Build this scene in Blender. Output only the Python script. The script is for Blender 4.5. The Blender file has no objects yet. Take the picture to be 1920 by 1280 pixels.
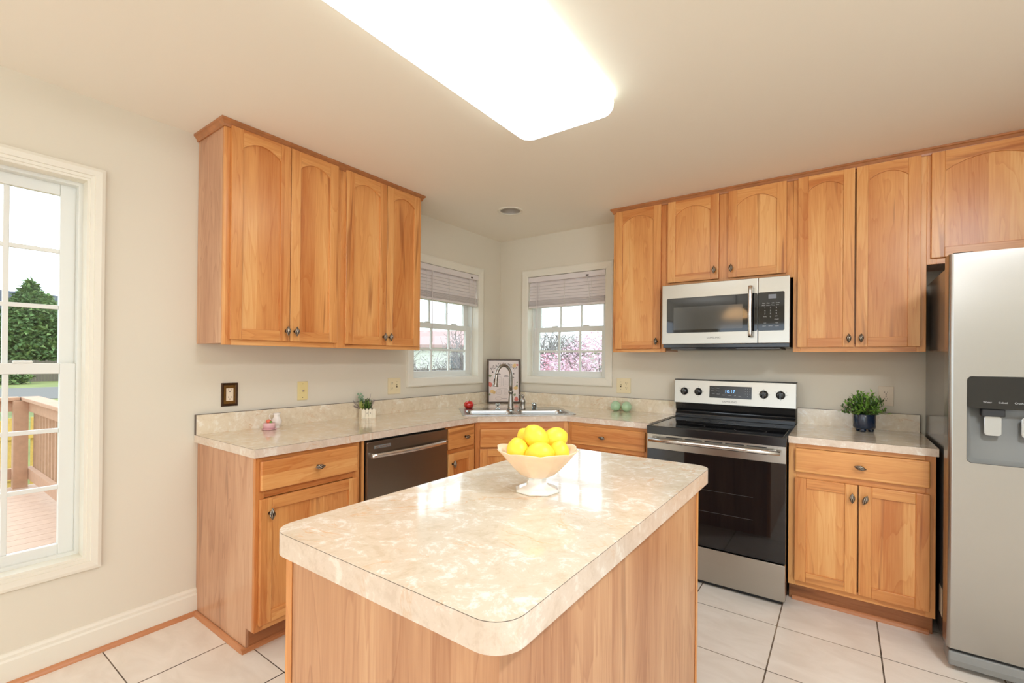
import bpy, bmesh, math, random
from mathutils import Vector, Matrix
random.seed(7)
PI = math.pi
SC = bpy.context.scene
COL = SC.collection
R2 = math.sqrt(2)

# ------------------------------------------------------------------ camera
cam_d = bpy.data.cameras.new('camera')
cam = bpy.data.objects.new('camera', cam_d)
COL.objects.link(cam)
yaw, pitch, roll = 2.1938, 0.0034, 0.0094
f_ = Vector((math.cos(pitch)*math.cos(yaw), math.cos(pitch)*math.sin(yaw), math.sin(pitch)))
r_ = Vector((math.sin(yaw), -math.cos(yaw), 0)); u_ = r_.cross(f_)
r2_ = math.cos(roll)*r_ + math.sin(roll)*u_
u2_ = -math.sin(roll)*r_ + math.cos(roll)*u_
M = Matrix((r2_, u2_, -f_)).transposed().to_4x4()
M.translation = Vector((2.6917, -3.5606, 1.3130))
cam.matrix_world = M
cam_d.sensor_width = 36.0
cam_d.sensor_fit = 'HORIZONTAL'
cam_d.lens = 864.635/1920*36
cam_d.shift_x = 1.567/1920
cam_d.shift_y = 31.23/1920
cam_d.clip_start = 0.05
cam_d.clip_end = 400
SC.camera = cam

# ------------------------------------------------------------------ view, world
SC.view_settings.view_transform = 'Standard'
SC.view_settings.look = 'None'
SC.view_settings.exposure = -0.52
SC.view_settings.gamma = 1.0
SC.view_settings.use_curve_mapping = False
SC.cycles.use_denoising = True
SC.cycles.max_bounces = 12
SC.cycles.diffuse_bounces = 8
SC.cycles.glossy_bounces = 5
SC.cycles.transmission_bounces = 6
SC.cycles.transparent_max_bounces = 16
SC.cycles.sample_clamp_indirect = 8.0
SC.cycles.caustics_reflective = False
SC.cycles.caustics_refractive = False
W = bpy.data.worlds.new('overcast_sky'); SC.world = W
W.use_nodes = True
WN = W.node_tree; WN.nodes.clear()
wo = WN.nodes.new('ShaderNodeOutputWorld'); bg = WN.nodes.new('ShaderNodeBackground')
bg.inputs[0].default_value = (0.84, 0.96, 1.08, 1); bg.inputs[1].default_value = 4.6
WN.links.new(bg.outputs[0], wo.inputs[0])
FIXTURE_POWER = 7.0
FIXTURE_COLOR = (0.83, 0.97, 1.10)
H = 2.448

# ------------------------------------------------------------------ materials
def new_mat(name):
    m = bpy.data.materials.new(name); m.use_nodes = True
    nt = m.node_tree; nt.nodes.clear()
    out = nt.nodes.new('ShaderNodeOutputMaterial')
    return m, nt, out
def N(nt, t, **kw):
    n = nt.nodes.new(t)
    for k, v in kw.items():
        if k.startswith('i_'):
            n.inputs[int(k[2:]) if k[2:].isdigit() else k[2:]].default_value = v
        else: setattr(n, k, v)
    return n
def L(nt, a, b): nt.links.new(a, b)
def math_n(nt, op, a, b=None, c=None):
    n = nt.nodes.new('ShaderNodeMath'); n.operation = op
    for i, v in enumerate((a, b, c)):
        if v is None: continue
        if isinstance(v, (int, float)): n.inputs[i].default_value = v
        else: L(nt, v, n.inputs[i])
    return n.outputs[0]
def ramp(nt, fac, stops, interp='LINEAR'):
    n = nt.nodes.new('ShaderNodeValToRGB'); n.color_ramp.interpolation = interp
    e = n.color_ramp.elements
    while len(e) < len(stops): e.new(0.5)
    for x, (p, c) in zip(e, stops):
        x.position = p
        x.color = (c, c, c, 1) if isinstance(c, (int, float)) else (c[0], c[1], c[2], 1)
    L(nt, fac, n.inputs[0]); return n.outputs[0]
def mixc(nt, fac, a, b, mode='MIX'):
    n = nt.nodes.new('ShaderNodeMix'); n.data_type = 'RGBA'; n.blend_type = mode
    for i, v in ((0, fac), (6, a), (7, b)):
        if isinstance(v, (int, float)): n.inputs[i].default_value = v
        elif isinstance(v, tuple): n.inputs[i].default_value = (v[0], v[1], v[2], 1)
        else: L(nt, v, n.inputs[i])
    return n.outputs[2]
def srgb(r, g, b):
    f = lambda c: (c/255/12.92) if c/255 <= 0.04045 else ((c/255+0.055)/1.055)**2.4
    return (f(r), f(g), f(b))
def noise(nt, vec, scale, detail=4, rough=0.55, dist=0.0, dim='3D'):
    n = nt.nodes.new('ShaderNodeTexNoise'); n.noise_dimensions = dim
    n.inputs['Scale'].default_value = scale; n.inputs['Detail'].default_value = detail
    n.inputs['Roughness'].default_value = rough; n.inputs['Distortion'].default_value = dist
    if vec is not None: L(nt, vec, n.inputs['Vector'])
    return n.outputs[0]
def bump(nt, hgt, strength, dist, bs):
    b = nt.nodes.new('ShaderNodeBump'); b.inputs['Strength'].default_value = strength
    b.inputs['Distance'].default_value = dist
    L(nt, hgt, b.inputs['Height']); L(nt, b.outputs[0], bs.inputs['Normal'])
def plain(name, color, rough=0.5, metal=0.0, spec=0.5, vary=0.0, vscale=20, coat=0.0, emit=None, es=0.0, bumpy=0.0, bscale=60, sub=0.0, aniso=0.0):
    m, nt, out = new_mat(name)
    bs = nt.nodes.new('ShaderNodeBsdfPrincipled'); L(nt, bs.outputs[0], out.inputs[0])
    bs.inputs['Base Color'].default_value = (*color, 1)
    bs.inputs['Roughness'].default_value = rough
    bs.inputs['Metallic'].default_value = metal
    bs.inputs['Specular IOR Level'].default_value = spec
    bs.inputs['Coat Weight'].default_value = coat
    bs.inputs['Coat Roughness'].default_value = 0.05
    bs.inputs['Anisotropic'].default_value = aniso
    if sub: 
        bs.inputs['Subsurface Weight'].default_value = sub
        bs.inputs['Subsurface Radius'].default_value = (0.02, 0.012, 0.006)
        bs.inputs['Subsurface Scale'].default_value = 0.5
    tc = nt.nodes.new('ShaderNodeTexCoord')
    if vary:
        nz = noise(nt, tc.outputs['Object'], vscale, 4)
        c = ramp(nt, nz, [(0.3, tuple(x*(1-vary) for x in color)), (0.7, tuple(min(1, x*(1+vary)) for x in color))])
        L(nt, c, bs.inputs['Base Color'])
    if bumpy:
        bump(nt, noise(nt, tc.outputs['Object'], bscale, 3), bumpy, 0.002, bs)
    if emit:
        bs.inputs['Emission Color'].default_value = (*emit, 1); bs.inputs['Emission Strength'].default_value = es
    return m

def wood(name, light, mid, dark, streak, strips=1.0, rough=0.32, strip_w=0.075, streak_t=0.66, grain_amt=0.5):
    m, nt, out = new_mat(name)
    bs = nt.nodes.new('ShaderNodeBsdfPrincipled'); L(nt, bs.outputs[0], out.inputs[0])
    uv = nt.nodes.new('ShaderNodeUVMap'); uv.uv_map = 'UVMap'
    sep = nt.nodes.new('ShaderNodeSeparateXYZ'); L(nt, uv.outputs[0], sep.inputs[0])
    u, v = sep.outputs[0], sep.outputs[1]
    def vec(su, sv, w=0.0):
        c = nt.nodes.new('ShaderNodeCombineXYZ')
        L(nt, math_n(nt, 'MULTIPLY', u, su), c.inputs[0]); L(nt, math_n(nt, 'MULTIPLY', v, sv), c.inputs[1])
        c.inputs[2].default_value = w
        return c.outputs[0]
    strip = math_n(nt, 'FLOOR', math_n(nt, 'DIVIDE', u, strip_w))
    wn = nt.nodes.new('ShaderNodeTexWhiteNoise'); wn.noise_dimensions = '1D'; L(nt, strip, wn.inputs['W'])
    # cathedral figure: bands of distorted distance across the grain
    fig = noise(nt, vec(9, 0.9, 1.3), 1.0, 3, 0.5, 0.6)
    bands = math_n(nt, 'FRACT', math_n(nt, 'MULTIPLY', fig, 9.0))
    bandr = ramp(nt, bands, [(0.0, 0.0), (0.75, 0.35), (0.95, 1.0), (1.0, 0.0)])
    fine = noise(nt, vec(160, 5, 4.0), 1.0, 3, 0.6)
    broad = noise(nt, vec(5, 0.7, 9.0), 1.0, 3, 0.5, 0.4)
    t = math_n(nt, 'ADD', math_n(nt, 'MULTIPLY', broad, 0.9), math_n(nt, 'MULTIPLY', wn.outputs[0], 0.24*strips))
    t = math_n(nt, 'ADD', t, math_n(nt, 'MULTIPLY', bandr, 0.13*grain_amt*2))
    t = math_n(nt, 'ADD', t, math_n(nt, 'MULTIPLY', math_n(nt, 'SUBTRACT', fine, 0.5), 0.35*grain_amt*2))
    col = ramp(nt, t, [(0.26, light), (0.53, mid), (0.86, dark)])
    st = noise(nt, vec(16, 0.9, 21.0), 1.0, 2, 0.4, 0.8)
    msk = ramp(nt, st, [(streak_t, 0.0), (streak_t+0.07, 1.0)])
    col = mixc(nt, math_n(nt, 'MULTIPLY', msk, 0.55), col, streak)
    kn = noise(nt, vec(10, 7, 33.0), 1.0, 1, 0.4)
    kmsk = ramp(nt, kn, [(0.80, 0.0), (0.83, 1.0)])
    col = mixc(nt, math_n(nt, 'MULTIPLY', kmsk, 0.8), col, tuple(c*0.35 for c in streak))
    L(nt, col, bs.inputs['Base Color'])
    bs.inputs['Roughness'].default_value = rough
    bs.inputs['Specular IOR Level'].default_value = 0.45
    bump(nt, fine, 0.08, 0.001, bs)
    return m

def laminate(name, c_tan, c_mid, c_white, vein, rough=0.12):
    m, nt, out = new_mat(name)
    bs = nt.nodes.new('ShaderNodeBsdfPrincipled'); L(nt, bs.outputs[0], out.inputs[0])
    tc = nt.nodes.new('ShaderNodeTexCoord'); o = tc.outputs['Object']
    a = noise(nt, o, 13.0, 9, 0.72, 0.8)
    b = noise(nt, o, 48, 6, 0.75, 0.5)
    t = math_n(nt, 'ADD', math_n(nt, 'MULTIPLY', a, 0.65), math_n(nt, 'MULTIPLY', b, 0.35))
    col = ramp(nt, t, [(0.40, c_tan), (0.48, c_mid), (0.52, c_mid), (0.585, c_white)])
    n1 = noise(nt, o, 3.3, 5, 0.6, 1.6)
    v = math_n(nt, 'ABSOLUTE', math_n(nt, 'SUBTRACT', n1, 0.5))
    vm = ramp(nt, v, [(0.0, 1.0), (0.014, 0.0)])
    ms = ramp(nt, noise(nt, o, 5.1, 2), [(0.50, 0.0), (0.60, 1.0)])
    col = mixc(nt, math_n(nt, 'MULTIPLY', math_n(nt, 'MULTIPLY', vm, ms), 0.55), col, vein)
    L(nt, col, bs.inputs['Base Color'])
    bs.inputs['Roughness'].default_value = rough
    bs.inputs['Specular IOR Level'].default_value = 0.5
    bs.inputs['Coat Weight'].default_value = 0.35; bs.inputs['Coat Roughness'].default_value = 0.03
    return m

def steel(name, col, rough, axis, amt=0.25):
    m, nt, out = new_mat(name)
    bs = nt.nodes.new('ShaderNodeBsdfPrincipled'); L(nt, bs.outputs[0], out.inputs[0])
    tc = nt.nodes.new('ShaderNodeTexCoord'); mp = nt.nodes.new('ShaderNodeMapping')
    sc = {'x': (3, 400, 400), 'y': (400, 3, 400), 'z': (400, 400, 3)}[axis]
    mp.inputs['Scale'].default_value = sc
    L(nt, tc.outputs['Object'], mp.inputs[0])
    n = noise(nt, mp.outputs[0], 1.0, 3)
    L(nt, ramp(nt, n, [(0.3, tuple(c*0.985 for c in col)), (0.7, tuple(min(1, c*1.01) for c in col))]), bs.inputs['Base Color'])
    bs.inputs['Metallic'].default_value = 1.0
    L(nt, ramp(nt, n, [(0.3, rough*0.98), (0.7, rough*1.02)]), bs.inputs['Roughness'])
    bs.inputs['Anisotropic'].default_value = 0.4
    return m

def window_glass():
    m, nt, out = new_mat('window_glass')
    tr = nt.nodes.new('ShaderNodeBsdfTransparent'); tr.inputs[0].default_value = (0.95, 0.97, 0.96, 1)
    gl = nt.nodes.new('ShaderNodeBsdfGlossy'); gl.inputs['Roughness'].default_value = 0.0
    fr = nt.nodes.new('ShaderNodeFresnel'); fr.inputs[0].default_value = 1.45
    mx = nt.nodes.new('ShaderNodeMixShader')
    geo = nt.nodes.new('ShaderNodeNewGeometry')
    L(nt, math_n(nt, 'MULTIPLY', fr.outputs[0], math_n(nt, 'SUBTRACT', 1.0, geo.outputs['Backfacing'])), mx.inputs[0]); L(nt, tr.outputs[0], mx.inputs[1]); L(nt, gl.outputs[0], mx.inputs[2])
    L(nt, mx.outputs[0], out.inputs[0])
    return m

def floor_mat():
    m, nt, out = new_mat('ceramic_floor_tile')
    bs = nt.nodes.new('ShaderNodeBsdfPrincipled'); L(nt, bs.outputs[0], out.inputs[0])
    tc = nt.nodes.new('ShaderNodeTexCoord'); o = tc.outputs['Object']
    sep = nt.nodes.new('ShaderNodeSeparateXYZ'); L(nt, o, sep.inputs[0])
    T = 0.4068
    def grid(s, off, w):
        q = math_n(nt, 'DIVIDE', math_n(nt, 'SUBTRACT', s, off), T)
        fr = math_n(nt, 'FRACT', math_n(nt, 'ADD', q, 100.5))
        d = math_n(nt, 'MULTIPLY', math_n(nt, 'ABSOLUTE', math_n(nt, 'SUBTRACT', fr, 0.5)), T)
        return d, math_n(nt, 'FLOOR', math_n(nt, 'ADD', q, 100.0))
    dx, ix = grid(sep.outputs[0], 2.434, 0)
    dy, iy = grid(sep.outputs[1], -0.912, 0)
    gx = math_n(nt, 'LESS_THAN', dx, 0.0030); gy = math_n(nt, 'LESS_THAN', dy, 0.0022)
    g = math_n(nt, 'MAXIMUM', gx, gy)
    cmb = nt.nodes.new('ShaderNodeCombineXYZ'); L(nt, ix, cmb.inputs[0]); L(nt, iy, cmb.inputs[1])
    wn = nt.nodes.new('ShaderNodeTexWhiteNoise'); wn.noise_dimensions = '2D'; L(nt, cmb.outputs[0], wn.inputs['Vector'])
    add = nt.nodes.new('ShaderNodeVectorMath'); add.operation = 'ADD'
    sc2 = nt.nodes.new('ShaderNodeVectorMath'); sc2.operation = 'SCALE'; sc2.inputs['Scale'].default_value = 7
    L(nt, wn.outputs['Color'], sc2.inputs[0]); L(nt, sc2.outputs[0], add.inputs[0]); L(nt, o, add.inputs[1])
    mp = nt.nodes.new('ShaderNodeMapping'); mp.inputs['Scale'].default_value = (1, 2.2, 1); L(nt, add.outputs[0], mp.inputs[0])
    nz = noise(nt, mp.outputs[0], 4.0, 6, 0.6, 0.6)
    col = ramp(nt, nz, [(0.35, FLOOR_A), (0.65, FLOOR_B)])
    gn = noise(nt, o, 3.0, 5, 0.7)
    gcol = ramp(nt, gn, [(0.38, srgb(70, 58, 48)), (0.62, srgb(150, 130, 108))])
    L(nt, mixc(nt, g, col, gcol), bs.inputs['Base Color'])
    L(nt, ramp(nt, g, [(0.0, 0.28), (1.0, 0.85)]), bs.inputs['Roughness'])
    bs.inputs['Specular IOR Level'].default_value = 0.4
    inv = math_n(nt, 'SUBTRACT', 1.0, g)
    bump(nt, math_n(nt, 'ADD', inv, math_n(nt, 'MULTIPLY', nz, 0.15)), 0.35, 0.002, bs)
    return m

FLOOR_A = srgb(224, 214, 202); FLOOR_B = srgb(236, 228, 218)
m_wall = plain('cream_wall_paint', srgb(218, 210, 193), 0.6, spec=0.25, bumpy=0.05, bscale=220)
m_ceil = plain('beige_ceiling_paint', srgb(238, 231, 218), 0.75, spec=0.2)
m_trim = plain('ivory_trim_paint', srgb(226, 220, 205), 0.38, spec=0.4)
m_vinyl = plain('white_vinyl', srgb(222, 222, 216), 0.4)
m_blind = plain('white_blind_slat', srgb(222, 214, 212), 0.45)
m_cord = plain('white_cord', srgb(226, 222, 212), 0.6)
m_floor = floor_mat()
m_wood = wood('orange_hickory', srgb(232, 182, 120), srgb(216, 153, 90), srgb(188, 114, 58), srgb(134, 66, 30), streak_t=0.63)
m_wood_h = m_wood
m_side = wood('tan_hickory_veneer', srgb(212, 172, 138), srgb(196, 148, 114), srgb(168, 118, 86), srgb(132, 88, 62), strips=0.5, rough=0.3, grain_amt=0.7)
m_island = wood('striped_hickory_veneer', srgb(208, 166, 126), srgb(190, 142, 104), srgb(162, 110, 76), srgb(128, 80, 52), strips=0.75, strip_w=0.05, rough=0.35, grain_amt=0.7)
m_crown = plain('dark_stained_moulding', srgb(170, 110, 66), 0.35, vary=0.15)
m_lam = laminate('cream_marble_laminate', srgb(214, 198, 172), srgb(224, 210, 186), srgb(236, 228, 212), srgb(206, 160, 112))
m_lam_i = laminate('island_marble_laminate', srgb(212, 196, 172), srgb(222, 208, 187), srgb(238, 234, 224), srgb(222, 170, 118))
m_lam_e = laminate('laminate_edge', srgb(204, 184, 164), srgb(214, 196, 178), srgb(226, 216, 202), srgb(206, 160, 112), rough=0.3)
m_seam = plain('laminate_seam', srgb(95, 80, 70), 0.6)
m_steel_x = steel('brushed_steel_horizontal', (0.46, 0.44, 0.395), 0.28, 'x')
m_steel_z = steel('brushed_steel_vertical', (0.40, 0.38, 0.355), 0.25, 'x')
m_steel_d = steel('dark_brushed_steel', (0.26, 0.22, 0.18), 0.3, 'x')
m_bar = steel('satin_bar', (0.72, 0.71, 0.69), 0.22, 'x')
m_sink = steel('satin_sink', (0.50, 0.49, 0.47), 0.24, 'x')
m_nickel = plain('brushed_nickel', (0.36, 0.33, 0.295), 0.26, 1.0)
m_chrome = plain('chrome', (0.5, 0.55, 0.55), 0.08, 1.0)
m_pewter = plain('antique_pewter', (0.55, 0.47, 0.38), 0.28, 1.0)
m_bronze_dark = plain('bronze_dark', (0.035, 0.022, 0.015), 0.45, 0.6)
m_blackglass = plain('black_glass', (0.006, 0.006, 0.007), 0.04, spec=0.6)
m_black = plain('black_enamel', (0.012, 0.012, 0.013), 0.16, spec=0.6)
m_blackmat = plain('black_matte', (0.014, 0.014, 0.015), 0.5)
m_darkgrey = plain('dark_grey_plastic', (0.07, 0.07, 0.07), 0.4)
m_grey = plain('grey_plastic', (0.22, 0.22, 0.21), 0.4)
m_fridgeside = plain('fridge_side_paint', (0.15, 0.145, 0.14), 0.16, 0.3)
m_winmesh = plain('oven_window_screen', (0.05, 0.05, 0.048), 0.08, spec=0.7)
m_mark = plain('printed_marking', (0.45, 0.45, 0.45), 0.5)
m_markdark = plain('printed_marking_dark', (0.08, 0.08, 0.08), 0.4)
m_clock = plain('blue_digits', (0.1, 0.2, 0.4), 0.4, emit=(0.25, 0.55, 1.0), es=2.2)
m_lcd = plain('grey_display', (0.18, 0.19, 0.22), 0.25)
m_ivory = plain('ivory_plastic', srgb(228, 212, 174), 0.4)
m_ivory_y = plain('yellow_ivory_plastic', srgb(226, 208, 150), 0.4)
m_almond = plain('almond_plastic', srgb(224, 208, 184), 0.4)
m_slot = plain('dark_slot', srgb(70, 50, 35), 0.6)
m_brz = plain('bronze_plate', srgb(120, 84, 34), 0.35, 0.55, vary=0.2, vscale=60)
m_brz_rim = plain('bronze_plate_rim', srgb(62, 38, 14), 0.35, 0.5)
m_glass = window_glass()
m_lens = plain('lit_diffuser', (0.9, 0.9, 0.9), 0.5, emit=FIXTURE_COLOR, es=FIXTURE_POWER)
m_lens_side = plain('lit_diffuser_side', (0.9, 0.9, 0.9), 0.5, emit=(0.84, 1.0, 0.80), es=FIXTURE_POWER*0.30)
m_baffle = plain('downlight_baffle', srgb(175, 168, 158), 0.4)
m_milk = plain('milk_glass', srgb(236, 236, 232), 0.12, sub=0.3, coat=0.4)
m_bowl = plain('peach_milk_glass', srgb(240, 214, 182), 0.22, sub=0.35, vary=0.04, vscale=25)
m_lemon = plain('lemon_skin', srgb(250, 216, 66), 0.42, bumpy=0.25, bscale=260, sub=0.15)
m_tomato = plain('tomato_skin', srgb(200, 24, 12), 0.15, coat=0.5)
m_stem = plain('green_stem', srgb(70, 100, 40), 0.6)
m_greencer = plain('mint_ceramic', srgb(172, 204, 166), 0.12, coat=0.6)
m_porc = plain('white_porcelain', srgb(232, 224, 216), 0.2, coat=0.3)
m_pinkcer = plain('pink_porcelain', srgb(222, 178, 184), 0.25, coat=0.3)
m_coral = plain('coral_fruit', srgb(222, 110, 80), 0.3)
m_whitewood = plain('white_painted_wood', srgb(234, 226, 206), 0.5)
m_leaf = plain('fresh_leaf', srgb(116, 160, 62), 0.4, vary=0.35, vscale=35)
m_leaf_d = plain('dark_leaf', srgb(56, 84, 32), 0.45, vary=0.35, vscale=35)
m_euc = plain('eucalyptus_leaf', srgb(120, 146, 118), 0.5, vary=0.15)
m_lav = plain('lavender_grey', srgb(128, 112, 118), 0.6, vary=0.2)
m_yelleaf = plain('yellow_green_leaf', srgb(180, 190, 90), 0.5)
m_soil = plain('soil', (0.03, 0.025, 0.02), 0.9)
m_bluepot = plain('navy_glaze', srgb(24, 38, 60), 0.16, coat=0.5, bumpy=0.5, bscale=90)
m_frame = plain('dark_bronze_frame', srgb(66, 46, 26), 0.35, 0.3)
m_paper = plain('poster_paper', srgb(222, 206, 198), 0.35)
m_ink = plain('poster_ink', srgb(84, 70, 66), 0.5)
m_inkl = plain('poster_line', srgb(168, 150, 146), 0.5)
m_pred = plain('poster_red', srgb(214, 120, 104), 0.5)
m_pyel = plain('poster_yellow', srgb(224, 186, 122), 0.5)
m_pgrn = plain('poster_green', srgb(134, 140, 104), 0.5)
m_clear = plain('clear_paddle', (0.5, 0.51, 0.51), 0.08, 0.5)
m_sticker = plain('paper_sticker', srgb(235, 225, 200), 0.6)
# outside
m_deck = plain('composite_deck', srgb(200, 166, 142), 0.7, vary=0.06)
m_deckrail = plain('tan_stained_rail', srgb(182, 142, 114), 0.7, vary=0.08)
m_grass = plain('grass', srgb(116, 122, 62), 0.95, vary=0.3, vscale=0.6)
m_asph = plain('asphalt', srgb(108, 102, 96), 0.95, vary=0.08)
m_fence = plain('weathered_fence', srgb(108, 96, 84), 0.9, vary=0.2)
m_yfence = plain('new_pine_fence', srgb(206, 164, 84), 0.8, vary=0.12)
m_conifer = plain('conifer_needles', srgb(92, 118, 66), 0.8, vary=0.45, vscale=1.5)
m_conifer2 = plain('conifer_tips', srgb(112, 132, 74), 0.8, vary=0.3, vscale=1.5)
m_bark = plain('grey_bark', srgb(140, 128, 124), 0.9, vary=0.2)
m_blos = plain('pink_blossom', srgb(228, 196, 208), 0.8, vary=0.2, vscale=2)
m_blosr = plain('rose_blossom', srgb(222, 160, 176), 0.8, vary=0.2, vscale=2)
m_roof = plain('slate_roof', srgb(72, 74, 82), 0.9, vary=0.1)
m_siding = plain('pale_siding', srgb(200, 196, 188), 0.8)
m_siding2 = plain('cream_siding', srgb(214, 210, 200), 0.8)
m_redroof = plain('faded_red_roof', srgb(176, 142, 136), 0.9)
m_housewin = plain('house_window_glass', (0.05, 0.06, 0.07), 0.1)
m_shade = plain('amber_glass_shade', srgb(230, 180, 120), 0.4, emit=(1.0, 0.62, 0.3), es=12)

# ------------------------------------------------------------------ mesh builder
AX = {'x': Vector((1, 0, 0)), 'y': Vector((0, 1, 0)), 'z': Vector((0, 0, 1))}
class MB:
    def __init__(s):
        s.bm = bmesh.new(); s.uv = s.bm.loops.layers.uv.new('UVMap'); s.mats = []
    def mi(s, m):
        if m is None: return 0
        if m not in s.mats: s.mats.append(m)
        return s.mats.index(m)
    def _uv(s, faces, grain):
        g = AX[grain]; ou, ov = random.uniform(0, 40), random.uniform(0, 40)
        for f in faces:
            n = f.normal
            if abs(n.dot(g)) > 0.8:
                a = AX['x'] if grain != 'x' else AX['y']; b = AX['z'] if grain != 'z' else AX['y']
                for l in f.loops: l[s.uv].uv = (l.vert.co.dot(a)+ou, l.vert.co.dot(b)*0.3+ov)
            else:
                a = n.cross(g); a.normalize()
                if max(a) < -min(a): a = -a
                for l in f.loops: l[s.uv].uv = (l.vert.co.dot(a)+ou, l.vert.co.dot(g)+ov)
    def faces(s, fs, m=None, smooth=False, grain='z'):
        k = s.mi(m)
        for f in fs: f.material_index = k; f.smooth = smooth
        for f in fs: f.normal_update()
        s._uv(fs, grain)
    def box(s, x0, x1, y0, y1, z0, z1, m=None, grain='z'):
        if x0 > x1: x0, x1 = x1, x0
        if y0 > y1: y0, y1 = y1, y0
        if z0 > z1: z0, z1 = z1, z0
        v = [s.bm.verts.new(p) for p in ((x0,y0,z0),(x1,y0,z0),(x1,y1,z0),(x0,y1,z0),(x0,y0,z1),(x1,y0,z1),(x1,y1,z1),(x0,y1,z1))]
        fs = [s.bm.faces.new([v[i] for i in q]) for q in ((3,2,1,0),(4,5,6,7),(0,1,5,4),(1,2,6,5),(2,3,7,6),(3,0,4,7))]
        s.faces(fs, m, False, grain); return fs
    def prism(s, pts, d0, d1, axis='z', m=None, grain='z', holes=(), m_side=None, smooth_side=False):
        """polygon in the plane normal to axis; pts in (x,y) for z, (y,z) for x, (x,z) for y"""
        def P(p, d):
            return (p[0], p[1], d) if axis == 'z' else ((d, p[0], p[1]) if axis == 'x' else (p[0], d, p[1]))
        rings = []
        for lp in [pts] + list(holes):
            rings.append(([s.bm.verts.new(P(p, d0)) for p in lp], [s.bm.verts.new(P(p, d1)) for p in lp]))
        fs = []
        for k in (0, 1):
            if holes:
                es = []
                for rg in rings:
                    a = rg[k]
                    for i in range(len(a)): es.append(s.bm.edges.new((a[i], a[(i+1) % len(a)])))
                r = bmesh.ops.triangle_fill(s.bm, edges=es, use_beauty=True)
                fs += [g for g in r['geom'] if isinstance(g, bmesh.types.BMFace)]
            else:
                a = rings[0][k]; fs.append(s.bm.faces.new(a))
        side = []
        for a, b in rings:
            n = len(a)
            for i in range(n):
                side.append(s.bm.faces.new((a[i], a[(i+1) % n], b[(i+1) % n], b[i])))
        bmesh.ops.recalc_face_normals(s.bm, faces=fs+side)
        s.faces(fs, m, False, grain); s.faces(side, m_side or m, smooth_side, grain)
        return fs + side
    def frame(s, u0, u1, v0, v1, prof, plane='y', base=0.0, m=None, sgn=-1, grain='z'):
        """mitred frame. prof: list of (inset, out). plane y: u=x, v=z, out along sgn*y from base"""
        loops = []
        for ins, o in prof:
            q = [(u0+ins, v0+ins), (u1-ins, v0+ins), (u1-ins, v1-ins), (u0+ins, v1-ins)]
            d = base + sgn*o
            loops.append([s.bm.verts.new((a, d, b) if plane == 'y' else (d, a, b) if plane == 'x' else (a, b, d)) for a, b in q])
        fs = []
        for A, B in zip(loops, loops[1:]):
            for i in range(4):
                fs.append(s.bm.faces.new((A[i], A[(i+1) % 4], B[(i+1) % 4], B[i])))
        bmesh.ops.recalc_face_normals(s.bm, faces=fs)
        # make normals face sgn direction overall
        s.faces(fs, m, False, grain); return fs
    def rings(s, loops, m=None, smooth=True, cap0=False, cap1=False, close=True):
        vs = [[s.bm.verts.new(p) for p in lp] for lp in loops]
        fs = []
        for A, B in zip(vs, vs[1:]):
            n = len(A)
            for i in range(n if close else n-1):
                fs.append(s.bm.faces.new((A[i], A[(i+1) % n], B[(i+1) % n], B[i])))
        if cap0: fs.append(s.bm.faces.new(vs[0]))
        if cap1: fs.append(s.bm.faces.new(vs[-1]))
        bmesh.ops.recalc_face_normals(s.bm, faces=fs)
        s.faces(fs, m, smooth); return fs
    def lathe(s, prof, c=(0, 0, 0), rot=None, n=32, m=None, mod=None, smooth=True, cap=True):
        loops = []
        for r, z in prof:
            lp = []
            for i in range(n):
                a = 2*PI*i/n
                rr = r*(mod(a, z) if mod else 1)
                p = Vector((rr*math.cos(a), rr*math.sin(a), z))
                if rot is not None: p = rot @ p
                lp.append(p + Vector(c))
            loops.append(lp)
        return s.rings(loops, m, smooth, cap, cap)
    def tube(s, pts, r, n=12, m=None, rads=None):
        pts = [Vector(p) for p in pts]; loops = []
        up = None
        for i, p in enumerate(pts):
            t = (pts[min(i+1, len(pts)-1)] - pts[max(i-1, 0)]).normalized()
            if up is None:
                up = Vector((0, 0, 1)) if abs(t.z) < 0.9 else Vector((1, 0, 0))
            a = (up - t*up.dot(t)).normalized(); up = a
            b = t.cross(a)
            rr = rads[i] if rads else r
            loops.append([p + (a*math.cos(2*PI*k/n) + b*math.sin(2*PI*k/n))*rr for k in range(n)])
        return s.rings(loops, m, True, True, True)
    def leaf(s, p, d, up, ln, w, m=None, fold=0.15):
        p = Vector(p); d = Vector(d).normalized(); up = Vector(up)
        sd = d.cross(up)
        if sd.length < 1e-4: sd = d.orthogonal()
        sd.normalize(); nn = sd.cross(d)
        a = s.bm.verts.new(p); b = s.bm.verts.new(p+d*ln*0.45+sd*w*0.5+nn*w*fold); c = s.bm.verts.new(p+d*ln-nn*ln*0.1)
        e = s.bm.verts.new(p+d*ln*0.45-sd*w*0.5+nn*w*fold); mid = s.bm.verts.new(p+d*ln*0.5)
        fs = [s.bm.faces.new((a, b, mid)), s.bm.faces.new((b, c, mid)), s.bm.faces.new((c, e, mid)), s.bm.faces.new((e, a, mid))]
        s.faces(fs, m, False); return fs
    def text(s, txt, size, mat4, m=None, font_w=1.0):
        vs, fcs = text_mesh(txt)
        vv = [s.bm.verts.new(mat4 @ Vector((x*size*font_w, y*size, 0))) for x, y in vs]
        fs = []
        for f in fcs:
            try: fs.append(s.bm.faces.new([vv[i] for i in f]))
            except ValueError: pass
        s.faces(fs, m, False)
    def xf(s, mat4):
        bmesh.ops.transform(s.bm, matrix=mat4, verts=s.bm.verts)
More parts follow.
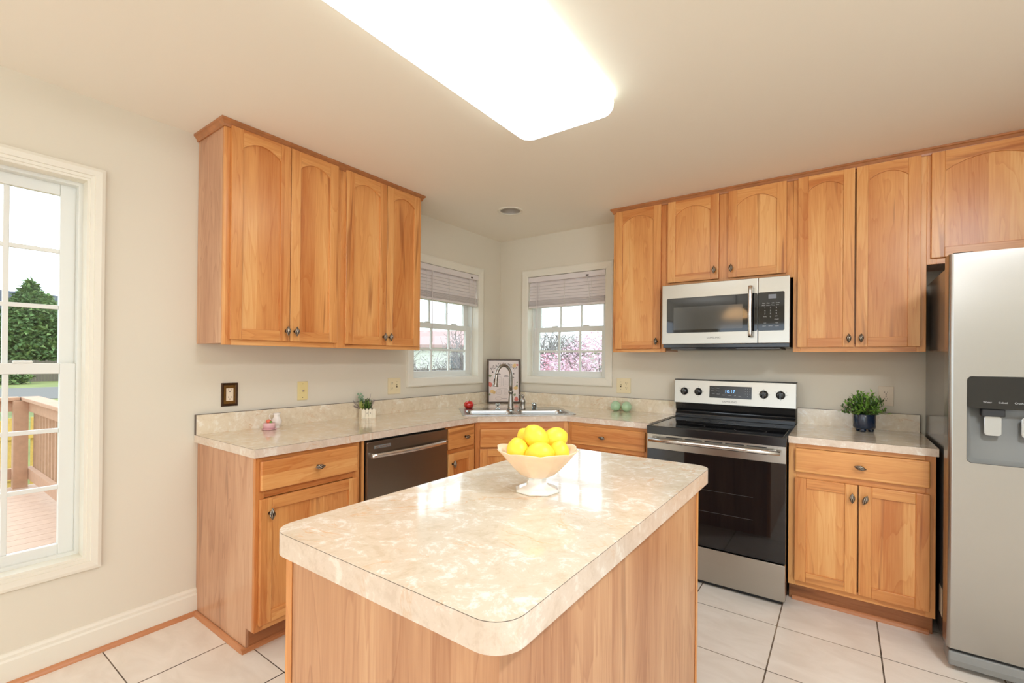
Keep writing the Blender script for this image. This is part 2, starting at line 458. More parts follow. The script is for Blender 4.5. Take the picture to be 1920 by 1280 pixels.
    def build(s, name, mat=None, parent=None, bevel=0, seg=2, smooth_angle=None):
        me = bpy.data.meshes.new(name)
        s.bm.to_mesh(me); s.bm.free()
        mats = s.mats if s.mats else [mat]
        for mm in mats: me.materials.append(mm)
        o = bpy.data.objects.new(name, me); COL.objects.link(o)
        if parent is not None: o.parent = parent
        if bevel:
            b = o.modifiers.new('bevel', 'BEVEL'); b.width = bevel; b.segments = seg; b.limit_method = 'ANGLE'; b.angle_limit = math.radians(40)
            b.harden_normals = False
        return o
_tc = {}
def text_mesh(txt):
    if txt in _tc: return _tc[txt]
    cu = bpy.data.curves.new('t', 'FONT'); cu.body = txt; cu.size = 1.0; cu.resolution_u = 3
    cu.align_x = 'CENTER'; cu.align_y = 'CENTER'
    ob = bpy.data.objects.new('t', cu); COL.objects.link(ob)
    dg = bpy.context.evaluated_depsgraph_get(); dg.update()
    me = ob.evaluated_get(dg).to_mesh()
    _tc[txt] = ([(v.co.x, v.co.y) for v in me.vertices], [tuple(p.vertices) for p in me.polygons])
    ob.evaluated_get(dg).to_mesh_clear()
    bpy.data.objects.remove(ob); bpy.data.curves.remove(cu)
    return _tc[txt]
def thing(name, label, cat, loc=(0, 0, 0), rz=0.0, group=None):
    o = bpy.data.objects.new(name, None); COL.objects.link(o); o.empty_display_size = 0.1
    o.location = loc; o.rotation_euler = (0, 0, rz); o['label'] = label; o['category'] = cat
    if group: o['group'] = group
    return o
def tag(o, label, cat, group=None, kind=None):
    o['label'] = label; o['category'] = cat
    if group: o['group'] = group
    if kind: o['kind'] = kind
    return o
def struct(o, label, cat='room'):
    o['kind'] = 'structure'; o['label'] = label; o['category'] = cat; return o
def sroot(name, label, cat):
    o = bpy.data.objects.new(name, None); COL.objects.link(o); return struct(o, label, cat)
def TM(loc, rz=0, rx=0):
    return Matrix.Translation(loc) @ Matrix.Rotation(rz, 4, 'Z') @ Matrix.Rotation(rx, 4, 'X')
def rrect(x0, x1, y0, y1, r, n=6):
    pts = []
    for cx, cy, a0 in ((x1-r, y1-r, 0), (x0+r, y1-r, 90), (x0+r, y0+r, 180), (x1-r, y0+r, 270)):
        for i in range(n+1):
            a = math.radians(a0 + 90*i/n); pts.append((cx+r*math.cos(a), cy+r*math.sin(a)))
    return pts
def rect(a0, a1, b0, b1): return [(a0, b0), (a1, b0), (a1, b1), (a0, b1)]

# ================================================================== ROOM
WT = 0.14   # wall thickness
mb = MB(); mb.box(-0.0, 6.2, -8.0, 0.0, -0.1, 0.0); struct(mb.build('floor', m_floor), 'cream ceramic tile kitchen floor', 'floor')
mb = MB()
circ = [(0.629+0.078*math.cos(2*PI*i/24), -0.718+0.078*math.sin(2*PI*i/24)) for i in range(24)]
mb.prism(rect(-WT, 6.2+WT, -8.0-WT, WT), H, H+0.15, 'z', m_ceil, holes=[circ])
struct(mb.build('ceiling', m_ceil), 'beige painted ceiling', 'ceiling')
# windows: opening limits
BW = (-3.62, -3.01, 0.436, 2.079)      # big window: y0,y1,z0,z1
LW = (-1.113, -0.343, 1.163, 2.073)    # small window in left wall
KW = (0.327, 1.095, 1.166, 2.074)      # small window in back wall
DAY_OPENING = (-6.9, -4.9, 0.02, 2.10)          # made-up opening behind the camera, added to let daylight in
mb = MB(); mb.prism(rect(-8.0, 0.0, -0.1, H), -WT, 0, 'x', m_wall, holes=[rect(BW[0]-0.004, BW[1]+0.004, BW[2]-0.004, BW[3]+0.004), rect(LW[0]-0.004, LW[1]+0.004, LW[2]-0.004, LW[3]+0.004), rect(*DAY_OPENING)])
struct(mb.build('wall_left', m_wall), 'cream painted wall with the tall window', 'wall')
mb = MB(); mb.prism(rect(-WT, 6.2, -0.1, H), 0, WT, 'y', m_wall, holes=[rect(KW[0]-0.004, KW[1]+0.004, KW[2]-0.004, KW[3]+0.004)])
struct(mb.build('wall_back', m_wall), 'cream painted wall behind the range', 'wall')
mb = MB(); mb.prism(rect(-8.0, WT, -0.1, H), 6.2, 6.2+WT, 'x', m_wall, holes=[rect(-7.6, -3.6, 0.15, 2.2)])  # wide opening added in this unseen wall to let in more daylight
struct(mb.build('wall_right', m_wall), 'cream painted wall out of view to the right', 'wall')
mb = MB(); mb.prism(rect(-WT, 6.2+WT, -0.1, H), -8.0-WT, -8.0, 'y', m_wall, holes=[rect(0.5, 3.1, 0.1, 2.1)])  # opening made up behind the camera as an extra daylight source
struct(mb.build('wall_rear', m_wall), 'cream painted wall behind the camera', 'wall')
mb = MB(); mb.box(4.02, 4.14, -1.3, 0, 0, H); struct(mb.build('wall_side', m_wall), 'short cream wall beside the fridge', 'wall')
# baseboard + quarter round
prof = [(0.0, 0.0), (0.016, 0.0), (0.016, 0.098), (0.011, 0.106), (0.011, 0.118), (0.006, 0.128), (0.0, 0.131)]
def extr(name, prof, y0, y1, m, label, cat, grain='y'):
    mb = MB()
    mb.prism([(x, z) for x, z in prof], y0, y1, 'y', m, grain=grain)
    return mb.build(name, m)
o = extr('baseboard_left', prof, -4.85, -2.572, m_trim, '', '')
struct(o, 'ivory baseboard under the tall window', 'baseboard')
qr = lambda r, n=5: [(0, 0)] + [(r*math.cos(PI/2*i/n), r*math.sin(PI/2*i/n)) for i in range(n+1)]
QN = [0]
def quarter(p0, p1, r, label):
    """quarter round from p0 to p1; body lies to the right of the direction"""
    p0, p1 = Vector((*p0, 0)), Vector((*p1, 0)); d = (p1-p0); ln = d.length; d.normalize()
    rt = Vector((d.y, -d.x, 0))
    mb = MB()
    lp = []
    for s0 in (p0, p1): lp.append([s0 + rt*a + Vector((0, 0, b)) for a, b in qr(r)])
    fs = mb.rings(lp, m_qr, False, True, True)
    # grain along dominant direction
    mb._uv(list(mb.bm.faces), 'y' if abs(d.y) > abs(d.x) else 'x')
    QN[0] += 1
    return struct(mb.build('trim_%d' % QN[0], m_qr), label, 'trim')
m_qr = wood('quarter_round_stain', srgb(200, 140, 98), srgb(184, 122, 80), srgb(158, 98, 60), srgb(100, 56, 30), strips=0)
quarter((0.016, -4.85), (0.016, -2.574), 0.019, 'orange quarter round along the baseboard')
quarter((0.016, -2.574), (0.535, -2.574), 0.019, 'orange quarter round at the foot of the base cabinet end panel')
quarter((0.532, -2.592), (0.532, -2.035), 0.019, 'orange quarter round along the toe kick left of the dishwasher')
quarter((2.47, -0.540), (3.04, -0.540), 0.019, 'orange quarter round along the toe kick right of the range')
# ------------------------------------------------------------------ windows
def window(name, plane, u0, u1, v0, v1, cols, rows, rail_z, cas, label, opn_sgn, cas_w, mid_rail=0.045):
    """plane 'x': wall x=0, room toward +x (sgn=+1). plane 'y': wall y=0, room toward -y (sgn=-1)"""
    root = sroot(name, label, 'window')
    sg = opn_sgn
    def B(mb, a0, a1, d0, d1, b0, b1, m=None):
        d0, d1 = sg*d0, sg*d1   # d positive = into room
        if plane == 'x': mb.box(d0, d1, a0, a1, b0, b1, m)
        else: mb.box(a0, a1, d0, d1, b0, b1, m)
    # casing (mitred)
    mb = MB(); mb.frame(u0-cas_w, u1+cas_w, v0-cas_w, v1+cas_w, cas, plane, 0.0, m_trim, sg); mb.build('casing', m_trim, root)
    # jamb liner
    mb = MB()
    mb.frame(u0, u1, v0, v1, [(-0.006, -WT-0.002), (0.0, -WT-0.002), (0.0, 0.0)] , plane, 0.0, m_trim, sg)
    mb.frame(u0, u1, v0, v1, [(0.0, -0.06), (0.0145, -0.06), (0.0145, -0.13), (0.0, -0.13)], plane, 0.0, m_vinyl, sg)
    mb.build('jamb', m_trim, root)
    for nm, zz0, zz1, dep in (('upper_sash', rail_z-0.01, v1-0.012, -0.105), ('lower_sash', v0+0.012, rail_z+mid_rail*0.6, -0.078)):
        st = 0.052 if name == 'window_1' else 0.055
        a0, a1 = u0+0.014, u1-0.014
        bt = 0.045 if nm == 'lower_sash' else mid_rail*0.8
        tp = mid_rail if nm == 'lower_sash' else 0.05
        if plane == 'x' and name != 'window_1' or plane == 'y': bt = 0.04 if nm == 'lower_sash' else bt
        mb = MB()
        B(mb, a0, a0+st, dep-0.026, dep, zz0, zz1); B(mb, a1-st, a1, dep-0.026, dep, zz0, zz1)
        B(mb, a0+st, a1-st, dep-0.026, dep, zz0, zz0+bt); B(mb, a0+st, a1-st, dep-0.026, dep, zz1-tp, zz1)
        sash = mb.build(nm, m_vinyl, root, bevel=0.003)
        g0, g1, h0, h1 = a0+st, a1-st, zz0+bt, zz1-tp
        mb = MB(); w = 0.018
        for i in range(1, cols):
            c = g0+(g1-g0)*i/cols; B(mb, c-w/2, c+w/2, dep-0.022, dep-0.006, h0, h1)
        for j in range(1, rows):
            c = h0+(h1-h0)*j/rows; B(mb, g0, g1, dep-0.0215, dep-0.0065, c-w/2, c+w/2)
        mb.build('muntin', m_vinyl, sash, bevel=0.002)
        mb = MB(); B(mb, g0-0.004, g1+0.004, dep-0.0155, dep-0.0125, h0-0.004, h1+0.004); mb.build('glass_pane', m_glass, sash)
        if nm == 'lower_sash' :
            for k in (0.3, 0.72):
                mb = MB(); c = a0+(a1-a0)*k
                B(mb, c-0.03, c+0.03, dep-0.02, dep-0.002, zz1, zz1+0.012); mb.build('sash_lock', m_vinyl, sash, bevel=0.004)
    return root
cas_small = [(0.0, 0.0), (0.0, 0.016), (0.010, 0.020), (0.048, 0.016), (0.058, 0.014), (0.066, 0.010), (0.066, 0.0)]
cas_big = [(0.0, 0.0), (0.0, 0.018), (0.012, 0.021), (0.034, 0.018), (0.036, 0.012), (0.048, 0.011), (0.050, 0.006), (0.059, 0.005), (0.059, 0.0)]
window('window_1', 'x', *BW, 3, 3, 1.252, cas_big, 'tall double hung window at the left edge looking onto the deck', 1, 0.059)
window('window_2', 'x', *LW, 3, 2, 1.585, cas_small, 'small window in the left wall beside the wall cabinets', 1, 0.066)
window('window_3', 'y', *KW, 3, 2, 1.585, cas_small, 'small window in the back wall right of the corner', -1, 0.066)
def blind(label, plane, u0, u1, zt, zb, sg, wand_u, cord_u, cordlen):
    root = thing('window_blind', label, 'blind', group='white blinds raised over the sink windows')
    def B(mb, a0, a1, d0, d1, b0, b1, m=None):
        d0, d1 = sg*d0, sg*d1
        if plane == 'x': mb.box(d0, d1, a0, a1, b0, b1, m)
        else: mb.box(a0, a1, d0, d1, b0, b1, m)
    def P(a, d, z): return (sg*d, a, z) if plane == 'x' else (a, sg*d, z)
    mb = MB(); B(mb, u0, u1, -0.045, 0.012, zt-0.045, zt); mb.build('headrail', m_blind, root, bevel=0.003)
    n = 6; z0 = zt-0.045; z1 = zb+0.075
    for i in range(n):
        z = z0-(z0-z1)*(i+0.5)/n; hh = 0.024
        mb = MB()
        lps = []
        for a in (u0+0.004, u1-0.004):
            lps.append([P(a, -0.016-0.010, z+hh), P(a, -0.012, z), P(a, -0.006, z-hh), P(a, -0.009, z-hh), P(a, -0.015, z), P(a, -0.029, z+hh)])
        mb.rings(lps, m_blind, False, True, True)
        mb.build('slat', m_blind, root)
    for i in range(9):
        z = zb+0.022+i*0.0055
        mb = MB(); B(mb, u0+0.004, u1-0.004, -0.042+0.002*(i % 2), 0.006+0.002*(i % 3), z, z+0.0035); mb.build('slat', m_blind, root)
    mb = MB(); B(mb, u0+0.002, u1-0.002, -0.044, 0.008, zb, zb+0.02); mb.build('bottom_rail', m_blind, root, bevel=0.003)
    mb = MB(); mb.tube([P(wand_u, 0.018, zt-0.05), P(wand_u, 0.02, zt-0.62)], 0.0035, 6, m_blind); mb.build('wand', m_blind, root)
    for k in (0.16, 0.5, 0.84):
        mb = MB(); a = u0+(u1-u0)*k; mb.tube([P(a, 0.010, zt-0.045), P(a, 0.012, zb)], 0.0012, 5, m_cord)
        mb.build('ladder_cord', m_cord, root)
    mb = MB(); pts = []
    for i in range(13):
        t = i/12; pts.append(P(cord_u+0.03*math.sin(t*4), 0.024+0.008*math.sin(t*5), zt-0.04-cordlen*t))
    mb.tube(pts, 0.0016, 5, m_cord); mb.build('pull_cord', m_cord, root)
    mb = MB(); B(mb, cord_u-0.012, cord_u+0.012, 0.012, 0.016, zt-0.038, zt-0.026); mb.build('cord_lock', m_slot, root)
    return root
blind('white blind in the small window of the left wall, wand hanging on its left', 'x', LW[0]+0.004, LW[1]-0.004, 2.070, 1.790, 1, -0.93, -0.44, 0.62)
blind('white blind in the small back wall window right of the framed print', 'y', KW[0]+0.004, KW[1]-0.004, 2.070, 1.788, -1, 0.43, 0.93, 0.42)

# ================================================================== KNOBS / DOORS / CABINETS
def knob_mesh():
    mb = MB()
    n, mseg = 40, 14
    loops = []
    for j in range(mseg+1):
        t = j/mseg; z = -0.026+0.052*t
        r = 0.0100*max(0.0, math.sin(PI*t))**1.05 + 0.0008
        lp = []
        for i in range(n):
            a = 2*PI*i/n; w = 1+0.16*math.cos(8*(a)+t*9)
            lp.append((r*w*math.cos(a), r*w*math.sin(a), z))
        loops.append(lp)
    vs = [[mb.bm.verts.new(p) for p in lp] for lp in loops]
    for j, (A, B) in enumerate(zip(vs, vs[1:])):
        for i in range(n):
            f = mb.bm.faces.new((A[i], A[(i+1) % n], B[(i+1) % n], B[i])); f.smooth = True
            a = 2*PI*(i+0.5)/n; t = (j+0.5)/mseg
            f.material_index = mb.mi(m_pewter if math.cos(8*a+t*9) > 0.25 else m_bronze_dark)
    mb.bm.faces.new(vs[0]); mb.bm.faces.new(vs[-1])
    bmesh.ops.recalc_face_normals(mb.bm, faces=list(mb.bm.faces))
    mb.xf(Matrix.Translation((0, -0.024, 0)))
    mb.tube([(0, 0, 0), (0, -0.008, 0), (0, -0.016, 0)], 0.005, 10, m_bronze_dark, rads=[0.008, 0.0045, 0.005])
    me = bpy.data.meshes.new('knob'); mb.bm.to_mesh(me); mb.bm.free()
    for m in mb.mats: me.materials.append(m)
    return me
KNOB = knob_mesh()
def knob(x, y, z, parent, horiz=False, tilt=0.0):
    o = bpy.data.objects.new('knob', KNOB); COL.objects.link(o); o.parent = parent
    o.location = (x, y, z); o.rotation_euler = (0, (PI/2 if horiz else 0)+tilt, 0)
    return o
TD = 0.02
def door(parent, x0, x1, z0, z1, arch=False, kx=None, kz=None, tilt=0.0, m=None):
    m = m or m_wood
    mb = MB(); s = 0.052
    t0, t1 = -TD, -0.0005
    mb.box(x0, x0+s, t0, t1, z0, z1, m, 'z'); mb.box(x1-s, x1, t0, t1, z0, z1, m, 'z')
    mb.box(x0+s, x1-s, t0, t1, z0, z0+s, m, 'x')
    a, b = x0+s, x1-s
    if arch:
        rise = min(0.055, (b-a)*0.22); top = z1-0.050
        pts = [(b, z1), (a, z1)]
        n = 14
        for i in range(n+1):
            q = i/n; pts.append((a+(b-a)*q, top-rise+rise*math.sin(PI*q)**0.8))
        mb.prism(pts, t0, t1, 'y', m, 'x')
        # thin bead following the arch
        bead = [(a+(b-a)*i/n, t0+0.003, top-rise+rise*math.sin(PI*i/n)**0.8+0.003) for i in range(n+1)]
        mb.tube(bead, 0.0035, 6, m)
    else:
        mb.box(a, b, t0, t1, z1-s, z1, m, 'x')
        top = z1-s; rise = 0
    # recessed panel
    mb.box(a-0.004, b+0.004, -0.011, -0.004, z0+s-0.004, z1-0.03, m, 'z')
    d = mb.build('door', m, parent, bevel=0.003)
    if kx is not None: knob(kx, -TD, kz, d, tilt=tilt)
    return d
def drawer(parent, x0, x1, z0, z1, kx=None, m=None, tilt=0.0):
    m = m or m_wood
    mb = MB(); mb.box(x0, x1, -TD, -0.0005, z0, z1, m, 'x')
    # stepped bevel: raise centre field
    d = mb.build('drawer', m, parent, bevel=0.007, seg=3)
    if kx is not None: knob(kx, -TD, (z0+z1)/2, d, horiz=True, tilt=tilt)
    return d
def faceframe(parent, w, z0, z1, rails, stiles, sw=0.038, m=None):
    m = m or m_wood
    mb = MB()
    mb.box(0, sw, 0, 0.018, z0, z1, m, 'z'); mb.box(w-sw, w, 0, 0.018, z0, z1, m, 'z')
    for a, b in rails: mb.box(sw, w-sw, 0.0003, 0.018, a, b, m, 'x')
    for a, b, c, d in stiles: mb.box(a, b, 0.0001, 0.018, c, d, m, 'z')
    return mb.build('face_frame', m, parent, bevel=0.001, seg=1)
def wall_cab(label, loc, rz, w, zb, doors, group, left_side=False, right_side=False, stiles=()):
    r = thing('wall_cabinet', label, 'cabinet', loc, rz, group)
    D = 0.298; top = 2.425
    mb = MB(); mb.box(0.0005, w-0.0005, 0.0182, D, zb+0.008, top, m_side if (left_side or right_side) else m_wood, 'z')
    mb.build('body', m_side, r, bevel=0.001, seg=1)
    faceframe(r, w, zb, top, [(zb, zb+0.045), (top-0.03, top)], stiles)
    for d in doors: door(r, *d)
    return r
QP = math.pi/2
# left wall uppers: local x runs along +y
A = wall_cab('pair of tall arched oak doors at the left end of the left wall cabinets', (0.30, -2.583, 0), QP, 0.628, 1.372,
    [(0.025, 0.316, 1.400, 2.421, True, 0.297, 1.452), (0.320, 0.600, 1.400, 2.421, True, 0.345, 1.452)], 'arched door wall cabinets', True)
A['label'] = 'wall cabinet with two arched doors, leftmost, its side panel facing the tall window'
B_ = wall_cab('wall cabinet with two arched doors next to the small left wall window', (0.30, -1.955, 0), QP, 0.631, 1.372,
    [(0.026, 0.320, 1.397, 2.421, True, 0.300, 1.450), (0.324, 0.606, 1.397, 2.421, True, 0.346, 1.450)], 'arched door wall cabinets', False, True)
wall_cab('narrow single door wall cabinet left of the microwave', (1.290, -0.30, 0), 0, 0.392, 1.376,
    [(0.024, 0.360, 1.400, 2.417, True, 0.335, 1.452)], 'arched door wall cabinets', True)
wall_cab('short wall cabinet with two arched doors above the microwave', (1.6825, -0.30, 0), 0, 0.764, 1.829,
    [(0.015, 0.346, 1.857, 2.417, True, 0.322, 1.915), (0.402, 0.729, 1.857, 2.417, True, 0.424, 1.915)], 'arched door wall cabinets', stiles=[(0.34, 0.41, 1.829, 2.425)])
wall_cab('tall wall cabinet with two arched doors between microwave and fridge', (2.447, -0.30, 0), 0, 0.603, 1.376,
    [(0.024, 0.297, 1.404, 2.417, True, 0.273, 1.452), (0.305, 0.579, 1.404, 2.417, True, 0.329, 1.452)], 'arched door wall cabinets', False, False)
wall_cab('short wide wall cabinet with arched doors above the fridge', (3.0505, -0.30, 0), 0, 0.94, 1.836,
    [(0.016, 0.455, 1.866, 2.417, True, 0.43, 1.92), (0.47, 0.92, 1.866, 2.417, True, 0.50, 1.92)], 'arched door wall cabinets', True)
# crown mouldings
def crown(segs, label):
    # profile: list of (out, z)
    prof = [(0.0, 2.412), (0.006, 2.412), (0.008, 2.422), (0.016, 2.434), (0.022, 2.438), (0.022, 2.4475), (0.0, 2.4475)]
    mb = MB()
    lps = []
    for p, nrm in segs:
        lps.append([Vector((p[0]+nrm[0]*o, p[1]+nrm[1]*o, z)) for o, z in prof])
    mb.rings(lps, m_crown, False, True, True)
    return tag(mb.build('crown_moulding', m_crown), label, 'moulding')
crown([((0.0, -2.583), (0, -1)), ((0.302, -2.583), (1, -1)), ((0.302, -1.324), (1, 1)), ((0.0, -1.324), (0, 1))], 'thin wood moulding on top of the left wall cabinets')
crown([((1.290, 0.0), (-1, 0)), ((1.290, -0.302), (-1, -1)), ((3.985, -0.302), (0, -1))], 'thin wood moulding on top of the back wall cabinets')

# base cabinets
def base_cab(label, loc, rz, w, depth=0.60, zt=0.8755, end_left=False, body=None):
    r = thing('base_cabinet', label, 'cabinet', loc, rz, 'base cabinets')
    mb = MB()
    x0 = 0.0127 if end_left else 0.0005
    mb.box(x0, w-0.0005, 0.0182, depth, 0.105, zt, m_wood, 'z')
    mb.build('body', m_wood, r)
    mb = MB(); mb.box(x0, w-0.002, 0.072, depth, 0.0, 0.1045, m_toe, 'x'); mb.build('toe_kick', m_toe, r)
    if end_left:
        mb = MB(); mb.prism([(0.0182, zt), (0.0182, 0.105), (0.072, 0.105), (0.072, 0.0), (depth+0.008, 0.0), (depth+0.008, zt)], 0.0, 0.0122, 'x', m_side, 'z')
        mb.build('end_panel', m_side, r)
    return r
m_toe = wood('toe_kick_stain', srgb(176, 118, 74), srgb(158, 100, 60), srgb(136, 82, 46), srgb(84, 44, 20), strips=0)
g = base_cab('base cabinet with one drawer and one door left of the dishwasher', (0.61, -2.572, 0), QP, 0.534, end_left=True)
faceframe(g, 0.534, 0.105, 0.8755, [(0.105, 0.14), (0.69, 0.72), (0.85, 0.8755)], [])
drawer(g, 0.017, 0.514, 0.722, 0.857, 0.285)
door(g, 0.015, 0.512, 0.135, 0.688, False, 0.055, 0.622)
c = base_cab('narrow base cabinet with drawer and door between dishwasher and corner', (0.61, -1.380, 0), QP, 0.288)
faceframe(c, 0.288, 0.105, 0.8755, [(0.105, 0.14), (0.69, 0.72), (0.85, 0.8755)], [], 0.02)
drawer(c, 0.006, 0.262, 0.724, 0.862, 0.168)
door(c, 0.006, 0.262, 0.135, 0.696, False, 0.045, 0.630)
# corner sink base (pentagon)
s = thing('base_cabinet', 'diagonal corner base cabinet below the sink', 'cabinet', (0, 0, 0), 0, 'base cabinets')
cq = 1.0885
mb = MB(); mb.prism([(0.012, -0.012), (0.012, -cq), (0.593, -cq), (cq, -0.593), (cq, -0.012)], 0.105, 0.700, 'z', m_wood, 'z')
mb.build('body', m_wood, s)
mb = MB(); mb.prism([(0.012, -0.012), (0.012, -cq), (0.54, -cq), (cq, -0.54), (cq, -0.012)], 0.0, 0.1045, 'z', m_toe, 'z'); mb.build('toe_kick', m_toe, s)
ln = (cq-0.61)*R2
fr = bpy.data.objects.new('front', None)
s2 = s
def to_diag(o):  # place a part built in local front coordinates onto the diagonal face
    o.matrix_basis = Matrix.Translation((0.61, -cq, 0)) @ Matrix.Rotation(PI/4, 4, 'Z')
bpy.data.objects.remove(fr)
to_diag(faceframe(s, ln, 0.105, 0.8755, [(0.105, 0.14), (0.68, 0.72), (0.81, 0.8755)], [], 0.036))
to_diag(drawer(s, 0.035, ln-0.038, 0.699, 0.828))
to_diag(door(s, 0.035, ln/2-0.002, 0.135, 0.689, False, ln/2-0.03, 0.62))
to_diag(door(s, ln/2+0.002, ln-0.038, 0.135, 0.689, False, ln/2+0.03, 0.62))
h = base_cab('wide base cabinet with long drawer between sink corner and range', (1.0895, -0.61, 0), 0, 0.594)
faceframe(h, 0.594, 0.105, 0.8755, [(0.105, 0.14), (0.69, 0.72), (0.85, 0.8755)], [])
drawer(h, 0.03, 0.568, 0.720, 0.851, 0.275, tilt=0.15)
door(h, 0.03, 0.297, 0.135, 0.690, False, 0.27, 0.62); door(h, 0.301, 0.568, 0.135, 0.690, False, 0.33, 0.62)
i_ = base_cab('base cabinet with drawer and two doors right of the range', (2.455, -0.61, 0), 0, 0.600)
faceframe(i_, 0.600, 0.105, 0.8755, [(0.105, 0.145), (0.69, 0.72), (0.85, 0.8755)], [])
drawer(i_, 0.030, 0.578, 0.721, 0.850, 0.312, tilt=0.2)
door(i_, 0.030, 0.302, 0.137, 0.691, False, 0.281, 0.627)
door(i_, 0.308, 0.578, 0.137, 0.691, False, 0.333, 0.627, tilt=0.35)

# ------------------------------------------------------------------ countertops
def slab(mb, outer, z0, z1, mtop, medge, holes=()):
    mb.prism(outer, z0, z1-0.0013, 'z', mtop, m_side=medge, holes=holes)
    o2 = outer
    mb.prism(o2, z1-0.00129, z1, 'z', mtop, m_side=m_seam, holes=holes)
c1 = 1.088
def dgp(d, t):  # diagonal coordinates -> x,y
    return ((d+t)/R2, (t-d)/R2)
sink_hole = [dgp(0.675, -0.395), dgp(1.135, -0.395), dgp(1.135, 0.385), dgp(0.675, 0.385)]
ct = thing('laminate_countertop', 'cream marble-look countertop wrapping the corner with the sink', 'countertop')
mb = MB()
slab(mb, [(0.002, -2.588), (0.635, -2.588), (0.635, -c1), (c1, -0.635), (1.688, -0.635), (1.688, -0.002), (0.002, -0.002)], 0.876, 0.914, m_lam, m_lam_e, holes=[sink_hole])
mb.build('worktop', m_lam, ct)
mb = MB()
mb.box(0.002, 0.021, -2.586, -0.002, 0.9142, 1.015, m_lam); mb.box(0.0015, 0.0215, -2.587, -0.002, 1.015, 1.0162, m_seam)
mb.box(0.0015, 0.0215, -2.5875, -2.586, 0.9142, 1.0162, m_seam)
mb.build('backsplash', m_lam, ct)
mb = MB()
mb.box(0.0212, 1.688, -0.021, -0.002, 0.9142, 1.015, m_lam); mb.box(0.0217, 1.688, -0.0215, -0.002, 1.015, 1.0162, m_seam)
mb.build('backsplash', m_lam, ct)
cr = thing('laminate_countertop', 'short cream marble-look countertop between range and fridge', 'countertop')
mb = MB(); slab(mb, rect(2.455, 3.062, -0.635, -0.002), 0.876, 0.914, m_lam, m_lam_e); mb.build('worktop', m_lam, cr)
mb = MB(); mb.box(2.455, 3.056, -0.021, -0.002, 0.9142, 1.015, m_lam); mb.box(2.455, 3.0565, -0.0215, -0.002, 1.015, 1.0162, m_seam)
mb.box(3.056, 3.0575, -0.0215, -0.002, 0.9142, 1.0162, m_seam)
mb.build('backsplash', m_lam, cr)
# island
ix0, ix1, iy0, iy1 = 1.6076, 2.289, -3.0117, -1.690
it = 0.052
mb = MB(); slab(mb, rrect(ix0, ix1, iy0, iy1, 0.058, 10), 0.914-it, 0.914, m_lam_i, m_lam_e)
isl = tag(mb.build('island_countertop', m_lam_i), 'rounded-corner marble-look top of the island in the foreground', 'countertop')
ib = thing('island_cabinet', 'wood-panelled island base in the foreground', 'cabinet')
bx0, bx1, by0, by1 = 1.632, 2.262, -2.985, -1.765
bt = 0.914-it-0.0005
mb = MB(); mb.box(bx0+0.004, bx1-0.004, by0+0.004, by1-0.004, 0.0, bt, m_island, 'z'); mb.build('body', m_island, ib)
for (x, y) in ((bx0, by0), (bx0, by1), (bx1, by1)):
    sx = 1 if x == bx0 else -1; sy = 1 if y == by0 else -1
    mb = MB(); mb.prism([(x, y), (x+sx*0.024, y), (x+sx*0.024, y+sy*0.0035), (x+sx*0.0035, y+sy*0.0035), (x+sx*0.0035, y+sy*0.024), (x, y+sy*0.024)], 0, bt, 'z', m_wood, 'z')
    mb.build('corner_strip', m_wood, ib, bevel=0.0015)

# ================================================================== APPLIANCES
def lathe_y(mb, prof, c, n=28, m=None, mod=None):
    """lathe about the -y axis: z of the profile goes toward -y"""
    return mb.lathe(prof, c, Matrix.Rotation(PI/2, 3, 'X'), n, m, mod)
# dishwasher (local frame: front at y=0 facing -y, rotated onto the left run)
dw = thing('dishwasher', 'dark stainless dishwasher under the left countertop', 'dishwasher', (0.605, -2.004, 0), QP)
mb = MB(); mb.box(0.004, 0.618, 0.0, 0.56, 0.02, 0.868, m_black); mb.build('body', m_black, dw)
mb = MB()
n = 10; lp0 = []
prof = [(-0.024-0.004*math.sin(PI*i/n), 0.115+(0.862-0.115)*i/n) for i in range(n+1)]
mb.prism([(-0.0005, 0.115)]+prof+[(-0.0005, 0.862)], 0.003, 0.618, 'x', m_steel_d)
dd = mb.build('door', m_steel_d, dw, bevel=0.003)
mb = MB(); pts = []
for i in range(21):
    t = i/20; pts.append((0.022+0.572*t, -0.040-0.026*math.sin(PI*t), 0.787))
mb.tube(pts, 0.0140, 12, m_bar)
mb.box(0.018, 0.040, -0.045, -0.024, 0.776, 0.798, m_bar); mb.box(0.578, 0.598, -0.045, -0.024, 0.776, 0.798, m_bar)
mb.build('handle', m_bar, dd)
mb = MB(); mb.box(0.045, 0.158, -0.0285, -0.0235, 0.822, 0.838, m_grey)
for k in range(3): mb.box(0.050+k*0.035, 0.080+k*0.035, -0.0295, -0.0284, 0.826, 0.834, m_bar)
mb.build('badge', m_grey, dd)
mb = MB(); mb.box(0.01, 0.61, 0.03, 0.05, 0.0, 0.112, m_blackmat); mb.build('kick_plate', m_blackmat, dw)
mb = MB(); mb.box(2.9, 2.9001, 0, 0.0001, 0, 0.0001); mb.bm.free()
# wood filler strip between base cabinet and dishwasher
mb = MB(); mb.box(0.575, 0.6095, -2.022, -2.0065, 0.105, 0.8755, m_wood, 'z'); tag(mb.build('filler_strip', m_wood), 'thin recessed wood strip just left of the dishwasher', 'filler strip')

